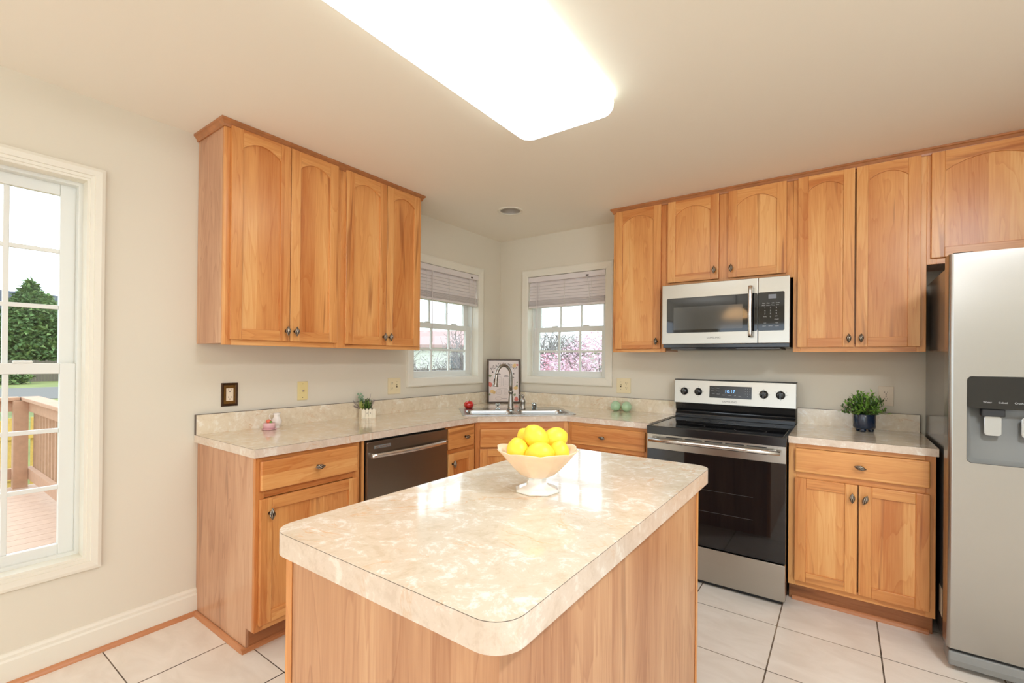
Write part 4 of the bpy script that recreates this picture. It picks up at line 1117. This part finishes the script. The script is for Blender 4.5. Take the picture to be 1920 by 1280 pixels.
# ================================================================== WALL PLATES
def plate(name, label, plane, u, v, w, h_, m, kind, sg, rim=None):
    r = thing(name, label, 'wall plate')
    def B(mb, a0, a1, d0, d1, b0, b1, mm=None):
        if plane == 'x': mb.box(sg*d0, sg*d1, u+a0, u+a1, v+b0, v+b1, mm)
        else: mb.box(u+a0, u+a1, sg*d0, sg*d1, v+b0, v+b1, mm)
    mb = MB()
    if rim:
        mb.frame(u-w/2, u+w/2, v-h_/2, v+h_/2, [(0, 0.0005), (0, 0.006), (0.004, 0.009), (0.010, 0.008), (0.013, 0.005)], plane, 0, rim, sg)
        B(mb, -w/2+0.011, w/2-0.011, 0.0005, 0.0055, -h_/2+0.011, h_/2-0.011, m)
    else: B(mb, -w/2, w/2, 0.0005, 0.0055, -h_/2, h_/2, m)
    p = mb.build('plate', m, r, bevel=0 if rim else 0.002)
    def slots(mb, a, b):
        B(mb, a-0.0075, a-0.0055, 0.0072, 0.0078, b, b+0.008, m_slot); B(mb, a+0.0055, a+0.0075, 0.0072, 0.0078, b, b+0.008, m_slot)
        B(mb, a-0.0025, a+0.0025, 0.0072, 0.0078, b-0.009, b-0.004, m_slot)
    def duplex(a):
        for b in (0.019, -0.019):
            mb = MB(); B(mb, a-0.0165, a+0.0165, 0.0055, 0.0074, b-0.014, b+0.014, m_almond if m is m_almond else m_ivory); slots(mb, a, b); mb.build('socket', m_ivory, p, bevel=0.0)
    def switch(a):
        mb = MB(); B(mb, a-0.005, a+0.005, 0.0055, 0.0064, -0.012, 0.012, m_slot); B(mb, a-0.0035, a+0.0035, 0.006, 0.016, -0.002, 0.010, m_ivory); mb.build('toggle', m_ivory, p)
    if kind == 'gfci':
        mb = MB(); B(mb, -0.0175, 0.0175, 0.0055, 0.0074, -0.034, 0.034, m_almond); slots(mb, 0, 0.022); slots(mb, 0, -0.018)
        B(mb, -0.006, 0.006, 0.0074, 0.0085, -0.004, -0.001, m_almond); B(mb, -0.006, 0.006, 0.0074, 0.0085, 0.003, 0.006, m_almond); mb.build('socket', m_almond, p)
    elif kind == 'duplex': duplex(0)
    elif kind == 'coax':
        mb = MB(); rot = Matrix.Rotation(sg*PI/2, 3, 'Y') if plane == 'x' else Matrix.Rotation(-sg*PI/2, 3, 'X')
        cc = (0.0055*sg, u, v) if plane == 'x' else (u, 0.0055*sg, v)
        mb.lathe([(0.0065, 0.0), (0.0065, 0.003), (0.0045, 0.003), (0.0045, 0.010), (0.0, 0.010)], cc, rot, 14, m_pewter); mb.build('coax_jack', m_pewter, p)
    elif kind == 'duplex_switch': duplex(-0.023); switch(0.023)
    elif kind == 'switch_duplex': duplex(0.023); switch(-0.023)
    mb = MB()
    sc = [(0, h_/2-0.015), (0, -h_/2+0.015)] if kind != 'duplex' else [(0, 0)]
    if 'switch' in kind: sc = [(-0.023, 0), (0.023, 0.03), (0.023, -0.03)] if kind == 'duplex_switch' else [(0.023, 0), (-0.023, 0.03), (-0.023, -0.03)]
    for a, b in sc: B(mb, a-0.002, a+0.002, 0.005, 0.0062, b-0.002, b+0.002, m_slot)
    mb.build('screw', m_slot, p)
    return r
plate('power_outlet', 'outlet with bronze cover plate on the left wall, nearest the tall window', 'x', -2.4235, 1.111, 0.083, 0.125, m_brz, 'gfci', 1, m_brz_rim)
plate('coax_plate', 'yellow-ivory coax jack plate on the left wall between two outlets', 'x', -2.008, 1.111, 0.066, 0.114, m_ivory_y, 'coax', 1)
plate('power_outlet', 'double ivory outlet and switch plate left of the small left wall window', 'x', -1.296, 1.112, 0.117, 0.119, m_ivory, 'duplex_switch', 1)
plate('power_outlet', 'double ivory switch and outlet plate on the back wall above the green balls', 'y', 1.257, 1.112, 0.119, 0.120, m_ivory, 'switch_duplex', -1)
plate('power_outlet', 'almond outlet plate behind the potted plant near the fridge', 'y', 2.905, 1.116, 0.072, 0.116, m_almond, 'duplex', -1)

# ================================================================== SMALL OBJECTS
ZC = 0.9143
# pedestal bowl on the island
bc = (1.935, -2.365)
bwl = thing('pedestal_bowl', 'peach and white milk glass pedestal bowl holding lemons on the island', 'bowl', (bc[0], bc[1], 0.9142), math.radians(14))
def octo(sharp=1.0):
    def f(a, z):
        k = 2*PI/8; b = (a % k)-k/2
        return 1.0*(1-sharp)+sharp*math.cos(k/2)/math.cos(b)*1.04
    return f
mb = MB(); mb.lathe([(0.060, 0.0), (0.0665, 0.001), (0.0665, 0.006), (0.050, 0.014), (0.034, 0.020), (0.028, 0.028), (0.028, 0.040), (0.036, 0.046)], (0, 0, 0), None, 64, m_milk, octo(1.0)); mb.build('foot', m_milk, bwl, bevel=0)
mb = MB(); loops = []
nn = 128
def ring(r, z, wav, fl):
    lp = []
    for i in range(nn):
        a = 2*PI*i/nn; k = math.cos(8*a)
        rr = r*(octo(0.75)(a, 0) if fl < 0.5 else (1+0.030*k*fl))
        lp.append((rr*math.cos(a), rr*math.sin(a), z+wav*0.0055*(abs(math.cos(4*a))-0.5)))
    return lp
loops = [ring(0.036, 0.044, 0, 0), ring(0.052, 0.052, 0, 0), ring(0.075, 0.074, 0, 0), ring(0.097, 0.098, 0.2, 0), ring(0.113, 0.116, 0.8, 0.6), ring(0.124, 0.126, 1, 1), ring(0.1255, 0.1285, 1, 1), ring(0.122, 0.1285, 1, 1), ring(0.109, 0.117, 0.8, 0.6), ring(0.092, 0.100, 0.2, 0), ring(0.070, 0.077, 0, 0), ring(0.047, 0.056, 0, 0), ring(0.01, 0.050, 0, 0)]
mb.rings(loops, m_bowl, True, True, True); mb.build('dish', m_bowl, bwl)
def lemon(x, y, z, ax, r, label):
    mb = MB(); prof = []
    n = 22
    for i in range(n+1):
        t = PI*i/n; zz = -math.cos(t)
        rr = math.sin(t)**0.9
        z_ = zz*1.18
        if abs(zz) > 0.93: z_ += 0.09*(abs(zz)-0.93)/0.07*(1 if zz > 0 else -1)
        prof.append((r*rr, r*z_))
    d = Vector(ax).normalized(); rot = Vector((0, 0, 1)).rotation_difference(d).to_matrix()
    mb.lathe(prof, (0, 0, 0), rot, 28, m_lemon, lambda a, z: 1+0.02*math.cos(3*a+z*30))
    o = mb.build('lemon', m_lemon); o.location = (x, y, z)
    return tag(o, label, 'lemon', 'lemons in the pedestal bowl')
f2 = Vector((-0.583, 0.812, 0)); r2v = Vector((0.812, 0.583, 0))
def bp(rx, fx_, z): p = Vector((bc[0], bc[1], 0))+r2v*rx+f2*fx_; return (p.x, p.y, z)
lemon(*bp(-0.060, -0.018, 1.036), (-0.30, 0.1, 1), 0.0335, 'lemon at the left side of the pedestal bowl')
lemon(*bp(0.004, -0.050, 1.036), r2v*0.9+Vector((0, 0, 0.10)), 0.0345, 'front middle lemon in the pedestal bowl')
lemon(*bp(0.064, -0.022, 1.032), (0.1, 0.1, 1), 0.031, 'front right lemon in the pedestal bowl')
lemon(*bp(-0.004, 0.004, 1.074), -r2v*0.62+Vector((0, 0, 0.78)), 0.0355, 'topmost lemon in the middle of the pile')
lemon(*bp(0.056, 0.036, 1.066), (0.5, 0.6, 0.3), 0.0345, 'back right lemon in the pedestal bowl')
lemon(*bp(-0.028, 0.054, 1.062), -r2v*0.5+Vector((0, 0, 0.6)), 0.031, 'lemon peeking out behind the topmost lemon')
# tomato
mb = MB()
tm = thing('tomato', 'shiny red tomato on the left end of the sink rim', 'tomato', (0.247, -0.735, ZC))
mb.lathe([(0.0, 0.0), (0.018, 0.001), (0.034, 0.012), (0.040, 0.030), (0.037, 0.048), (0.024, 0.060), (0.010, 0.062), (0.0, 0.058)], (0, 0, 0), None, 36, m_tomato, lambda a, z: 1+0.035*math.cos(5*a)); mb.build('fruit', m_tomato, tm)
mb = MB()
for k in range(5): a = 2*PI*k/5; mb.leaf((0, 0, 0.060), (math.cos(a), math.sin(a), 0.12), (0, 0, 1), 0.020, 0.007, m_stem)
mb.tube([(0, 0, 0.058), (0.002, 0.0, 0.072)], 0.002, 6, m_stem); mb.build('stem', m_stem, tm)
# green ceramic balls
def gball(x, y, label, rx, rz):
    t = thing('ceramic_ball', label, 'ornament', (x, y, ZC), rz, 'mint green ceramic balls')
    mb = MB(); mb.lathe([(0.0, 0.0), (0.016, 0.001), (0.032, 0.012), (0.0395, 0.032), (0.038, 0.050), (0.028, 0.068), (0.012, 0.078), (0.0, 0.079)], (0, 0, 0), None, 36, m_greencer, lambda a, z: 1+0.02*math.cos(6*a)); mb.build('body', m_greencer, t)
    mb = MB(); mb.lathe([(0.010, 0.0), (0.017, 0.002), (0.0175, 0.005), (0.013, 0.007), (0.009, 0.004)], (rx*0.6, -0.030, 0.026), Matrix.Rotation(PI/2+0.3, 3, 'X'), 24, m_greencer, cap=False); mb.build('rim', m_greencer, t)
gball(1.226, -0.085, 'left mint green ceramic ball, ring facing forward', -0.01, -0.25)
gball(1.316, -0.085, 'right mint green ceramic ball beside its twin', -0.03, -1.1)
# pitcher and cake trinket
pt = thing('pitcher', 'tiny white porcelain pitcher on the left countertop', 'pitcher', (0.085, -2.208, ZC), 0.3)
mb = MB(); mb.lathe([(0.0, 0.0), (0.017, 0.0), (0.016, 0.004), (0.013, 0.008), (0.024, 0.022), (0.0265, 0.036), (0.022, 0.052), (0.015, 0.064), (0.015, 0.072), (0.020, 0.084), (0.018, 0.084), (0.012, 0.070), (0.0, 0.066)], (0, 0, 0), None, 36, m_porc, lambda a, z: 1+0.04*math.cos(12*a)*(1 if 0.01 < z < 0.06 else 0)); mb.build('body', m_porc, pt)
mb = MB(); mb.tube([(-0.014, -0.010, 0.076), (-0.026, -0.019, 0.080), (-0.032, -0.023, 0.066), (-0.028, -0.020, 0.050), (-0.018, -0.013, 0.040)], 0.003, 8, m_porc); mb.build('handle', m_porc, pt)
ck_ = thing('cake_trinket', 'little pink porcelain cake box with coral fruit on top, left of the pitcher', 'ornament', (0.120, -2.268, ZC))
mb = MB(); mb.lathe([(0.0, 0.0), (0.030, 0.0), (0.040, 0.004), (0.040, 0.006), (0.028, 0.005), (0.0, 0.005)], (0, 0, 0), None, 32, m_pinkcer); mb.build('plate', m_pinkcer, ck_)
mb = MB(); mb.lathe([(0.030, 0.0055), (0.0305, 0.030), (0.029, 0.036), (0.022, 0.038), (0.0, 0.0385)], (0, 0, 0), None, 32, m_pinkcer, lambda a, z: 1+0.02*math.cos(14*a)); mb.build('cake', m_pinkcer, ck_)
mb = MB(); mb.lathe([(0.0, 0.036), (0.010, 0.038), (0.014, 0.046), (0.010, 0.054), (0.0, 0.057)], (-0.005, 0, 0), None, 16, m_coral); mb.lathe([(0.0, 0.036), (0.007, 0.040), (0.008, 0.044), (0.0, 0.050)], (0.010, 0.004, 0), None, 12, m_leaf); mb.build('fruit', m_coral, ck_)
# picket planter
pk = thing('picket_planter', 'white picket fence planter with mixed herbs on the left countertop', 'planter', (0.092, -1.600, ZC), math.radians(66))
mb = MB(); S = 0.043; hh = 0.066
mb.box(-S+0.003, S-0.003, -S+0.003, S-0.003, 0.0, 0.012, m_whitewood)
bx = mb.build('base', m_whitewood, pk)
mb = MB()
for side in range(4):
    for k in range(4):
        w = 2*S/4; a0 = -S+k*w
        sub = MB(); rot = Matrix.Rotation(side*PI/2, 4, 'Z')
        pts = [(a0+0.0008, 0.0), (a0+w-0.0008, 0.0), (a0+w-0.0008, hh-0.010), (a0+w/2, hh), (a0+0.0008, hh-0.010)]
        hl = [(a0+w/2+0.002*math.cos(2*PI*i/10), 0.034+0.005*math.sin(2*PI*i/10)) for i in range(10)] if side in (3, 0) and k in (1, 2) else None
        n0 = len(mb.bm.verts)
        mb.prism(pts, -S-0.002, -S+0.001, 'y', m_whitewood, holes=[hl] if hl else ())
        mb.bm.verts.ensure_lookup_table()
        for v in mb.bm.verts[n0:]: v.co = rot @ v.co
        sub.bm.free()
mb.build('pickets', m_whitewood, pk)
mb = MB(); mb.box(-S+0.002, S-0.002, -S+0.002, S-0.002, 0.012, 0.050, m_soil); mb.build('soil', m_soil, pk)
rnd = random.Random(3)
def sprig(mb, base, tip, nleaf, ln, w, m, m_st=None, curve=0.0, roundish=False):
    b, t = Vector(base), Vector(tip)
    mb.tube([b, b.lerp(t, 0.5)+Vector((0, 0, curve)), t], 0.0010, 5, m_st or m)
    for i in range(nleaf):
        q = 0.25+0.75*i/max(1, nleaf-1); p = b.lerp(t, q); a = rnd.uniform(0, 2*PI)
        d = Vector((math.cos(a), math.sin(a), rnd.uniform(0.1, 0.9)))+(t-b).normalized()*0.5
        mb.leaf(p, d, (rnd.uniform(-.5, .5), rnd.uniform(-.5, .5), 1), ln*rnd.uniform(0.75, 1.15), w*rnd.uniform(0.8, 1.1), m, 0.1)
mb = MB()
for k in range(46):
    a = rnd.uniform(0, 2*PI); r = rnd.uniform(0.0, 0.030)
    b = (r*math.cos(a), r*math.sin(a), 0.048); t = (b[0]*1.4+rnd.uniform(-.006, .006), b[1]*1.4+rnd.uniform(-.006, .006), rnd.uniform(0.085, 0.125))
    sprig(mb, b, t, 9, 0.014, 0.006, m_leaf_d if k % 3 else m_leaf)
mb.build('foliage', m_leaf_d, pk)
mb = MB()
iv = Matrix.Rotation(-math.radians(66), 3, 'Z')
def W2(v): return tuple(iv @ Vector(v))
# image-right direction in world is (0.812,0.583)
for (rx, zt, n_) in ((-0.052, 0.155, 4), (-0.042, 0.140, 3)):
    b = W2((rx*0.5*0.812, rx*0.5*0.583, 0.05)); t = W2((rx*0.812, rx*0.583, zt))
    sprig(mb, b, t, n_, 0.001, 0.001, m_euc)
    for q in (0.55, 0.78, 1.0):
        p = Vector(b).lerp(Vector(t), q)
        for sgn in (-1, 1): mb.leaf(p, Vector(W2((0.812*sgn, 0.583*sgn, 0.25))), W2((0.58, -0.81, 0.2)), 0.020, 0.021, m_euc, 0.05)
mb.build('eucalyptus_sprig', m_euc, pk)
mb = MB()
for k in range(9):
    s = rnd.uniform(-1, 1); rx = -0.095 if k < 5 else rnd.uniform(0.045, 0.058); zt = rnd.uniform(0.055, 0.115) if k < 5 else rnd.uniform(0.09, 0.12)
    if k == 8: rx, zt = 0.022, 0.158
    b = W2((rx*0.35*0.812, rx*0.35*0.583, 0.052)); t = W2((rx*rnd.uniform(0.8, 1)*0.812, rx*0.583, zt))
    sprig(mb, b, t, 10, 0.010, 0.004, m_lav)
mb.build('lavender_sprig', m_lav, pk)
mb = MB()
for k in range(14):
    rx = rnd.uniform(-0.035, -0.005); b = W2((rx*0.812, rx*0.583-0.02, 0.05)); t = W2((rx*1.1*0.812+0.012, rx*0.583-0.034, rnd.uniform(0.075, 0.11)))
    sprig(mb, b, t, 4, 0.009, 0.006, m_yelleaf)
mb.build('yellow_blossoms', m_yelleaf, pk)
# navy pot
np_ = thing('potted_plant', 'leafy green plant in a navy textured pot right of the range', 'potted plant', (2.797, -0.165, ZC), 0.2)
mb = MB(); mb.lathe([(0.040, 0.016), (0.050, 0.018), (0.0545, 0.028), (0.0545, 0.098), (0.053, 0.102), (0.050, 0.102), (0.050, 0.090), (0.0, 0.090)], (0, 0, 0), None, 40, m_bluepot)
pot = mb.build('pot', m_bluepot, np_)
for k in range(3):
    a = math.radians(-112+120*k); mb = MB(); mb.lathe([(0.013, 0.0), (0.015, 0.008), (0.016, 0.020)], (0.034*math.cos(a), 0.034*math.sin(a), 0), None, 14, m_bluepot); mb.build('pot_foot', m_bluepot, pot)
mb = MB(); mb.lathe([(0.0, 0.0905), (0.0495, 0.0905), (0.0495, 0.094), (0.0, 0.095)], (0, 0, 0), None, 24, m_soil); mb.build('soil', m_soil, pot)
mb = MB()
for k in range(95):
    a = rnd.uniform(0, 2*PI); el = rnd.uniform(0.05, 1.0)
    out = 0.115*math.cos(el*1.35); up = 0.095+0.135*math.sin(el*1.45)*rnd.uniform(0.75, 1.0)
    b = Vector((0.035*math.cos(a)*rnd.random(), 0.035*math.sin(a)*rnd.random(), 0.093))
    t = Vector((out*math.cos(a)*rnd.uniform(0.6, 1.0), out*math.sin(a)*rnd.uniform(0.6, 1.0), up))
    m = rnd.choice((m_leaf, m_leaf, m_leaf_d))
    mb.tube([b, b.lerp(t, 0.6)+Vector((0, 0, 0.01)), t], 0.0010, 5, m_leaf_d)
    for i in range(6):
        q = 0.45+0.55*i/5; p = b.lerp(t, q); aa = rnd.uniform(0, 2*PI)
        d = Vector((math.cos(aa), math.sin(aa), 0.5))+(t-b).normalized()*1.0
        mb.leaf(p, d, (rnd.uniform(-.6, .6), rnd.uniform(-.6, .6), 1), rnd.uniform(0.020, 0.030), rnd.uniform(0.010, 0.015), m, 0.12)
mb.build('foliage', m_leaf, np_)

# ================================================================== OUTSIDE
GZ = -1.0
mb = MB(); mb.box(-120, -WT-0.01, -60, 90, GZ-0.2, GZ, m_grass); mb.box(-WT-0.01, 70, WT+0.01, 90, GZ-0.2, GZ, m_grass)
o = mb.build('lawn', m_grass); o['kind'] = 'structure'; o['label'] = 'green lawn outside'; o['category'] = 'ground'
mb = MB(); mb.box(-44, -31.5, -60, 90, GZ+0.001, GZ+0.02, m_asph)
o = mb.build('street', m_asph); struct(o, 'grey street beyond the lawn', 'street')
# deck
DZ = -0.03; DX = -4.17; DY = -2.52
mb = MB()
k = 0; x = DX
while x < -WT-0.02:
    x1 = min(x+0.138, -WT-0.012); mb.box(x, x1, -8.0, DY, DZ-0.03, DZ, m_deck, 'y'); x = x+0.1425
struct(mb.build('deck', m_deck), 'tan composite deck boards outside the tall window', 'deck')
def railing(label, pts, n_, axis):
    r = thing('deck_railing', label, 'railing', group='tan deck railing')
    (x0, y0), (x1, y1) = pts
    def B(mb, s0, s1, w, z0, z1):
        if axis == 'x': mb.box(s0, s1, y0-w, y0+w, z0, z1, m_deckrail)
        else: mb.box(x0-w, x0+w, s0, s1, z0, z1, m_deckrail)
    a, b = (x0, x1) if axis == 'x' else (y0, y1)
    mb = MB(); B(mb, a, b, 0.07, 0.85, 0.885); mb.build('cap_rail', m_deck, r, bevel=0.004)
    mb = MB(); B(mb, a, b, 0.022, 0.74, 0.849); mb.build('top_rail', m_deckrail, r)
    mb = MB(); B(mb, a, b, 0.022, 0.05, 0.16); mb.build('bottom_rail', m_deckrail, r)
    for i in range(n_):
        s0 = a+(b-a)*(i+0.5)/n_
        mb = MB()
        if axis == 'x': mb.box(s0-0.018, s0+0.018, y0+0.023, y0+0.055, 0.03, 0.80, m_deckrail)
        else: mb.box(x0-0.055, x0-0.023, s0-0.018, s0+0.018, 0.03, 0.80, m_deckrail)
        mb.build('baluster', m_deckrail, r)
    return r
ra = railing('tan deck railing running out from the house wall', ((DX, -2.583), (-WT-0.02, -2.583)), 30, 'x')
rb = railing('tan deck railing at the far end of the deck', ((DX, -7.9), (DX, -2.66)), 2, 'y')
mb = MB(); mb.box(DX+0.024, DX+0.124, -2.712, -2.607, GZ, 0.849, m_deckrail); tag(mb.build('deck_post', m_deckrail), 'thick tan corner post of the deck railing', 'post')
# picket fence, yellow new wood
yf = thing('pine_fence', 'new yellow pine fence beyond the deck railing', 'fence')
for i in range(26):
    mb = MB(); y = -4.6+i*0.155; mb.box(-8.42, -8.40, y, y+0.13, GZ, 0.24+0.03*(i % 2), m_yfence, 'z'); mb.build('picket', m_yfence, yf)
mb = MB(); mb.box(-8.40, -8.36, -4.6, -0.6, -0.08, 0.02, m_yfence); mb.box(-8.40, -8.36, -4.6, -0.6, -0.75, -0.66, m_yfence); mb.build('rail', m_yfence, yf)
# weathered fence across the street
wf = thing('board_fence', 'long weathered grey board fence across the street', 'fence')
mb = MB()
for i in range(150):
    y = -16+i*0.20; mb.box(-55.05, -55.0, y, y+0.185, GZ, 0.85+0.05*math.sin(i*1.7), m_fence, 'z')
o = mb.build('boards', m_fence, wf)
# small bush
def clump(name, label, cat, c, rx, ry, rz, n_, ls, mats, trunk=None, seed=1, cone=0.0, group=None, part='foliage', br=None):
    """leafy volume; cone>0 narrows towards the top"""
    q = random.Random(seed)
    r = thing(name, label, cat, (c[0], c[1], GZ), 0, group)
    mb = MB()
    cz = c[2]-GZ
    for k in range(n_):
        while True:
            p = Vector((q.uniform(-1, 1), q.uniform(-1, 1), q.uniform(-1, 1)))
            if 0.25 < p.length < 1: break
        if cone: 
            h_ = (p.z+1)/2; w = (1-h_)**cone; p = Vector((p.x*w, p.y*w, p.z))
        P = Vector((p.x*rx, p.y*ry, cz+p.z*rz))
        d = Vector((q.uniform(-1, 1), q.uniform(-1, 1), q.uniform(-0.3, 0.8)))
        mb.leaf(P, d, (q.uniform(-1, 1), q.uniform(-1, 1), 1), ls*q.uniform(0.6, 1.3), ls*0.55, q.choice(mats), 0.2)
    mb.build(part, mats[0], r)
    if trunk:
        mb = MB()
        if br:
            for k in range(br):
                a = q.uniform(0, 2*PI); s_ = q.uniform(0.3, 0.95)
                b = Vector((0, 0, cz*0.25)); t = Vector((rx*s_*math.cos(a), ry*s_*math.sin(a), cz+rz*q.uniform(-0.2, 0.9)))
                m_ = b.lerp(t, 0.5)+Vector((q.uniform(-.2, .2), q.uniform(-.2, .2), q.uniform(0, .3)))
                mb.tube([b, m_, t], trunk, 6, m_bark, rads=[trunk*0.7, trunk*0.4, trunk*0.12])
                for j in range(4):
                    b2 = m_.lerp(t, q.random()); t2 = b2+Vector((q.uniform(-1, 1)*rx*.35, q.uniform(-1, 1)*ry*.35, q.uniform(0.1, 1)*rz*.4)); mb.tube([b2, t2], trunk*.15, 5, m_bark)
        mb.tube([(0, 0, 0), (0, 0, cz*0.6), (0, 0, cz)], trunk, 8, m_bark, rads=[trunk, trunk*0.8, trunk*0.4]); mb.build('trunk', m_bark, r)
    return r
def away(px, D, dx=0.0):
    """ground point at image column direction px (tan offset) and depth D"""
    t = (px-958.4)/864.6
    d = f2+r2v*t
    return (2.6917+d.x*D, -3.5606+d.y*D)
p = away(19, 36.5); clump('shrub', 'rounded green shrub in front of the board fence', 'shrub', (p[0], p[1], -0.45), 1.3, 1.3, 0.6, 900, 0.35, [m_conifer2, m_conifer], seed=5)
p = away(55, 58); clump('evergreen_tree', 'large dense evergreen seen through the tall window', 'tree', (p[0], p[1], 4.4), 4.6, 4.6, 6.2, 9000, 0.75, [m_conifer, m_conifer, m_conifer2], 0.3, seed=6, cone=0.55)
p = away(88, 66); clump('evergreen_tree', 'second pointed evergreen just right of the large one', 'tree', (p[0], p[1], 4.1), 3.6, 3.6, 5.9, 5000, 0.75, [m_conifer, m_conifer2], 0.3, seed=16, cone=0.6)
# houses
def house(name, label, c, rz, w, d, wall_h, roof_h, mw_, mr_, wins=()):
    r = thing(name, label, 'house', (c[0], c[1], GZ), rz)
    mb = MB(); mb.prism([(-d/2, 0), (d/2, 0), (d/2, wall_h), (0, wall_h+roof_h), (-d/2, wall_h)], -w/2, w/2, 'x', mw_); mb.build('wall', mw_, r)
    mb = MB(); o_ = 0.4
    for sg in (-1, 1):
        mb.prism([(sg*(d/2+o_), wall_h-roof_h*o_/(d/2)), (0, wall_h+roof_h), (0, wall_h+roof_h+0.25), (sg*(d/2+o_), wall_h-roof_h*o_/(d/2)+0.25)], -w/2-o_, w/2+o_, 'x', mr_)
    mb.build('roof', mr_, r)
    for (x, z, ww, hh_) in wins:
        mb = MB(); mb.box(x-ww/2, x+ww/2, -d/2-0.06, -d/2-0.01, z, z+hh_, m_housewin); wn_ = mb.build('window', m_housewin, r)
        mb = MB(); mb.frame(x-ww/2-0.1, x+ww/2+0.1, z-0.1, z+hh_+0.1, [(0, 0.0), (0, 0.08), (0.12, 0.08), (0.12, 0.0)], 'y', -d/2, m_siding, -1); mb.build('window_frame', m_siding, wn_)
    return r
p = away(60, 74); house('house', 'house with slate grey roof behind the evergreen', p, math.radians(105), 19, 12, 7.4, 4.6, m_siding, m_roof, [(-4, 4.5, 1.2, 1.6), (3, 4.5, 1.2, 1.6)])
p = away(825, 40); house('house', 'pale house with faded red roof seen through the small left wall window', p, math.radians(35), 10, 8, 3.3, 1.2, m_siding2, m_redroof, [(-2, 1.2, 1.0, 1.3), (2, 1.2, 1.0, 1.3)])
p = away(1040, 60); house('house', 'white house behind the pink trees', p, math.radians(30), 12, 10, 3.4, 2.0, m_siding, m_siding, [(-3, 1.2, 1.2, 1.3), (2, 1.2, 1.2, 1.3)])
# trees through the two small windows
p = away(885, 15); clump('bare_tree', 'grey twiggy tree right side of the left wall window', 'tree', (p[0], p[1], 1.1), 1.3, 1.3, 1.5, 500, 0.05, [m_bark], 0.05, seed=21, br=60, part='buds')
p = away(792, 16); clump('bare_tree', 'pale twiggy shrub behind the white picket rail', 'tree', (p[0], p[1], 0.5), 1.3, 1.3, 1.3, 900, 0.07, [m_siding, m_bark], 0.04, seed=22, br=50, part='buds')
p = away(1122, 9.6); clump('blossom_tree', 'bright pink blossoming tree at the right of the back window', 'tree', (p[0], p[1], 0.95), 1.0, 1.0, 1.0, 4600, 0.075, [m_blos], 0.05, seed=23, br=16, part='blossom', group='pink blossoming trees')
p = away(1028, 11.5); clump('blossom_tree', 'rose red blossoming bush at the left of the back window', 'tree', (p[0], p[1], 0.75), 0.85, 0.85, 0.75, 2600, 0.08, [m_blosr, m_blos], 0.04, seed=24, br=12, part='blossom', group='pink blossoming trees')
p = away(1072, 15); clump('blossom_tree', 'small pale pink tree low in the middle of the back window', 'tree', (p[0], p[1], 0.55), 1.1, 1.1, 0.9, 2600, 0.085, [m_blos], 0.04, seed=25, br=12, part='blossom', group='pink blossoming trees')
p = away(1010, 26); clump('bare_tree', 'bluish grey bare tree behind the rose red bush', 'tree', (p[0], p[1], 2.0), 1.7, 1.7, 1.6, 800, 0.10, [m_bark], 0.09, seed=26, br=60, part='buds')
p = away(1068, 31); clump('bare_tree', 'rounded grey bare tree in the middle of the back window', 'tree', (p[0], p[1], 1.8), 1.4, 1.4, 1.3, 1500, 0.12, [m_bark], 0.09, seed=27, br=60, part='buds')
# white rail outside the left small window
wr = thing('picket_rail', 'white rail fence seen low through the left wall window', 'fence')
a0 = away(770, 22); a1 = away(905, 26)
va, vb = Vector((*a0, 0)), Vector((*a1, 0)); dd_ = (vb-va); L_ = dd_.length; dd_.normalize()
ang = math.atan2(dd_.y, dd_.x)
mb = MB(); mb.box(0, L_, -0.02, 0.02, 0.72, 0.80, m_fence); mb.box(0, L_, -0.02, 0.02, 0.25, 0.33, m_fence); mb.xf(Matrix.Translation((va.x, va.y, 0)) @ Matrix.Rotation(ang, 4, 'Z')); mb.build('rail', m_fence, wr)
for k in range(30):
    mb = MB(); s0 = L_*k/30; mb.box(s0, s0+0.03, -0.03, 0.01, GZ, 0.80 if k % 6 else 1.0, m_fence); mb.xf(Matrix.Translation((va.x, va.y, 0)) @ Matrix.Rotation(ang, 4, 'Z')); mb.build('picket', m_fence, wr)
